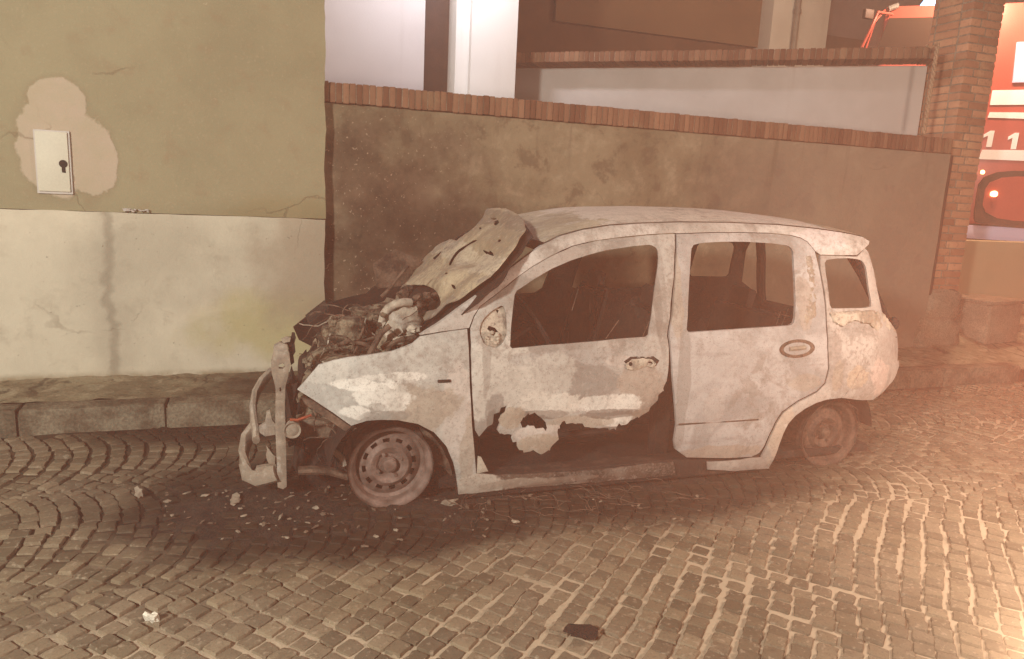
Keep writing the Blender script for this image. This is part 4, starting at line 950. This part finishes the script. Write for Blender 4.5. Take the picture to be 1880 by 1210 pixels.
# front: post, cross member, bumper beam
def plate(name, pxl, y, th, mat, rag=0, holes=[], parent=car, step=.025):
    o = dense([(p.x, p.z) for p in (on_y(u, v, y) for u, v in pxl)], .02, rag); hs = [dense([(p.x, p.z) for p in (on_y(u, v, y) for u, v in h)], .02) for h in holes]
    v, f = sheet(o, hs, lambda a, c, h: Vector((a, y + h + .006 * nz(a, 0, c, 18), c)), th, step, .004); return emit(name, v, f, mat, parent, 40)
def z2(l): return [(400 + a / 3.025, 600 + b_ / 3.025) for a, b_ in l]
plate('radiator_post', z2([(322, 405), (372, 405), (374, 560), (380, 700), (382, 890), (362, 905), (332, 895), (325, 700), (318, 560)]), 3.02, .05, M['b_pale'], .001)
plate('radiator_post_top', z2([(312, 110), (345, 90), (385, 100), (398, 150), (402, 215), (392, 260), (378, 320), (374, 404), (322, 404), (318, 330), (300, 262), (296, 200), (308, 150)]), 3.025, .035, M['b_pale'], .002, [z2([(335, 215), (360, 205), (378, 222), (362, 236), (338, 234)]), z2([(342, 340), (352, 338), (353, 360), (343, 362)])])
plate('latch_bracket', z2([(352, 88), (375, 60), (408, 58), (412, 36), (428, 36), (434, 62), (426, 90), (432, 140), (420, 160), (425, 200), (405, 215), (396, 150), (386, 98)]), 3.05, .02, M['b_dark'], .002)
plate('latch_plate', z2([(352, 70), (380, 55), (405, 62), (400, 84), (360, 92)]), 3.03, .015, M['b_pale'], .002)
b = MB()
def band(bb, pts, y0, y1, w, th):
    P = [on_y(u, v, y0 + (y1 - y0) * i / (len(pts) - 1)) for i, (u, v) in enumerate(pts)]; bb.tube(P, w, 8, 0, th)
band(b, z2([(300, 250), (250, 300), (212, 365), (195, 440), (200, 520), (210, 580), (212, 630)]), 3.30, 3.05, .016, 1.6); b.out('grille_bar', M['b_pale'], car)
b = MB(); band(b, z2([(205, 560), (165, 610), (145, 690), (145, 760), (165, 825), (215, 845), (270, 830), (325, 815)]), 3.15, 3.02, .020, 1.8); b.out('bumper_beam', M['b_pale'], car)
plate('beam_bracket', z2([(215, 785), (265, 775), (325, 780), (328, 862), (270, 850), (232, 852), (200, 830)]), 3.035, .03, M['b_pale'], .002, [z2([(250, 800), (262, 798), (262, 812), (250, 813)]), z2([(285, 815), (300, 813), (300, 828), (286, 828)])])
plate('tow_bracket', z2([(228, 560), (262, 540), (270, 480), (290, 470), (300, 520), (318, 540), (318, 600), (262, 610), (232, 590)]), 3.05, .03, M['b_pale'], .003)
plate('side_bracket', z2([(268, 660), (290, 690), (318, 720), (320, 780), (290, 780), (272, 740)]), 3.06, .02, M['b_pale'], .003)
b = MB(); c = on_y(537, 789, 3.03); b.lathe([(.0, -.01), (.014, -.012), (.026, -.006), (.034, -.012), (.040, .0), (.036, .05)], c, 'y', 24); b.out('fog_lamp_ring', M['b_pale'], car)
M['b_cast'] = m_simple('burnt_cast_alloy', (.26, .20, .145), (.14, .10, .07), 9, .75, .2)
plate('chassis_leg', z2([(440, 530), (520, 510), (640, 540), (760, 600), (760, 618), (450, 618)]), 3.12, .10, M['b_cast'], .002)
b = MB(); P = [on_y(u, v, 3.0) for u, v in z2([(445, 800), (520, 795), (620, 800), (720, 830)])]; b.tube(P, .028, 8, 0, .6); b.out('lower_arm', M['b_rust'], car)
b = MB(); P = [on_y(u, v, 3.0) for u, v in z2([(400, 515), (440, 518), (480, 505), (520, 490)])]; b.tube(P, .006, 6); M['b_orange'] = m_simple('orange_primer', (.42, .09, .035), (.30, .06, .03), 20); tag(b.out('bent_strip', M['b_orange'], car), 'rust orange bent strip')
plate('wing_liner', [(770, 783), (792, 798), (812, 822), (826, 853), (832, 880), (815, 860), (800, 850), (783, 815)], 2.97, .01, M['b_rust'], .002)
b = MB(); P = [on_y(u, v, 2.98) for u, v in z2([(640, 690), (690, 730), (700, 770)])]; b.tube(P, .014, 7); b.out('drive_shaft', M['b_pale'], car)

# ------------------------------------------------------------------ ash, scraps and wire on the setts
V = []; F = []; st = .022; x0, x1, y0, y1 = -.75, 2.5, 2.25, 3.9; nx, ny = int((x1 - x0) / st), int((y1 - y0) / st)
for iy in range(ny + 1):
    for ix in range(nx + 1):
        x, y = x0 + ix * st, y0 + iy * st
        d = max(1 - math.hypot((x + .02) / .62, (y - 3.08) / .55), .75 - math.hypot((x - .7) / .9, (y - 2.95) / .55), .55 - math.hypot((x - 1.7) / 1.1, (y - 2.95) / .5))
        V.append((x, y, -.022 + .045 * min(.75, max(-.4, d)) + .026 * nz(x, y, 0, 5) * (.6 + d * .4) + .014 * nz(x, y, 4, 17)))
for iy in range(ny):
    for ix in range(nx): q = iy * (nx + 1) + ix; F.append((q, q + 1, q + nx + 2, q + nx + 1))
M['ash'] = m_simple('wet_black_ash', (.014, .010, .007), (.042, .030, .020), 16, .9, 0, .7, .014)
o = emit('ash', V, F, M['ash'], None, 70); tag(o, 'wet black ash and soot heaped under the front of the burnt car', 'ash', None, 'stuff')
M['scrap_pale'] = m_simple('pale_scrap', (.36, .30, .225), (.22, .175, .13), 20); M['scrap_white'] = m_simple('white_flake', (.78, .72, .60), (.62, .55, .44), 20); M['scrap_mid'] = m_simple('brown_scrap', (.22, .16, .11), (.12, .085, .06), 20)
def shard(name, p, s, mat, flat=.35, seed=0):
    b = MB(); b.lump((0, 0, 0), (s * rnd(.8, 1.9), s * rnd(.4, .9), s * flat), .9, 2.6, 2, seed, .5); a = Matrix.Rotation(rnd(0, 6.28), 3, 'Z') @ Matrix.Rotation(rnd(-.4, .4), 3, 'X')
    b.v = [a @ v for v in b.v]; o = b.out(name, mat, None, 30); o.location = p; return o
for k in range(150):
    if k < 90: p = on_z(rnd(300, 640), rnd(885, 990), .02)
    else: p = on_z(rnd(640, 1330), rnd(905, 1010), .015)
    pale = rnd(0, 1) < .4
    tag(shard('scrap', (p.x, p.y, .012 + rnd(0, .012)), rnd(.003, .009) if rnd(0, 1) < .8 else rnd(.009, .015), M['scrap_pale'] if pale else M['scrap_mid'], .3, k), 'small pale chip of burnt debris on the sooty setts beside the car' if pale else 'small brown chip of burnt debris on the sooty setts beside the car', 'debris', 'chips of debris round the car')
for (u, v, s, mat, lab) in ((432, 921, .034, 'scrap_pale', 'largest pale lump of debris on the black ash before the bumper'), (823, 927, .018, 'scrap_pale', 'small upright pale chip on the setts behind the front wheel'), (1070, 1165, .040, 'b_dark', 'flat dark scrap lying alone on pale jointed setts near the camera'), (278, 1138, .024, 'scrap_white', 'flat whitish flake on the setts, left foreground'), (255, 908, .02, 'scrap_pale', 'pale chip alone on clean setts left of the ash'), (335, 752, .03, 'scrap_mid', 'brown lump at the foot of the kerb')):
    p = on_z(u, v, .01); o = shard('scrap', (p.x, p.y, .018), s, M[mat], .30 if s > .03 else 1.0, int(u)); tag(o, lab, 'debris')
b = MB()
for k in range(40):
    p = on_z(rnd(840, 1240), rnd(895, 960), .02); a = rnd(0, 6.28); pts = []
    for q in range(7):
        pts.append(p + Vector((0, 0, .012 + .012 * abs(math.sin(q + k)) ))); a += rnd(-.5, .5); p = p + Vector((math.cos(a), math.sin(a), 0)) * .03
    b.tube(pts, .0016, 4)
tag(b.out('tyre_wire', M['b_rust']), 'tangle of thin tyre wire on the sooty setts under the car sill', 'wire', None, 'stuff')

# ------------------------------------------------------------------ two lamp bodies added, out of view, at the flare veil lights
def added_lamp(p, aim, foot, label):
    d = (Vector(aim) - Vector(p)).normalized(); p = Vector(p); w = empty('added_lamp', (p.x, p.y, 0)); tag(w, label, 'added lamp', 'added unseen lamps')
    q = d.to_track_quat('Z', 'Y').to_matrix(); h = MB(); h.lathe([(.0, -.17), (.03, -.17), (.04, -.14), (.055, -.10), (.06, -.09)], (0, 0, 0), 'z', 24); h.v = [q @ v + p for v in h.v]; h.out('head', M['trim'], w)
    c = p - d * .13; st = MB(); st.tube([c, (c.x + .02, c.y - .01, foot)], .012, 8)
    for k in range(3): st.tube([(c.x + .02, c.y - .01, foot + .02), (c.x + .02 + foot * .5 * math.cos(k * 2.1), c.y - .01 + foot * .5 * math.sin(k * 2.1), 0)], .009, 6)
    st.out('stand', M['trim'], w)
added_lamp((1.95, .85, 1.0), (-2.0, .95, 1.75), .45, 'added unseen lamp on a tall tripod, off to the side of the road')
tp = on_frame(1925, 1245, 1.25); added_lamp(tp, tp + Vector((-.55, -.15, .85)), .2, 'added unseen lamp on a low tripod, turned up into the haze')

# ------------------------------------------------------------------ thin haze volume added to imitate the warm veil of lens flare
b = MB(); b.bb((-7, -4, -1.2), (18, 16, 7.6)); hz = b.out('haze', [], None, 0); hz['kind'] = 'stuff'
hm = bpy.data.materials.new('flare_haze'); hm.use_nodes = True; hm.node_tree.nodes.remove(hm.node_tree.nodes['Principled BSDF'])
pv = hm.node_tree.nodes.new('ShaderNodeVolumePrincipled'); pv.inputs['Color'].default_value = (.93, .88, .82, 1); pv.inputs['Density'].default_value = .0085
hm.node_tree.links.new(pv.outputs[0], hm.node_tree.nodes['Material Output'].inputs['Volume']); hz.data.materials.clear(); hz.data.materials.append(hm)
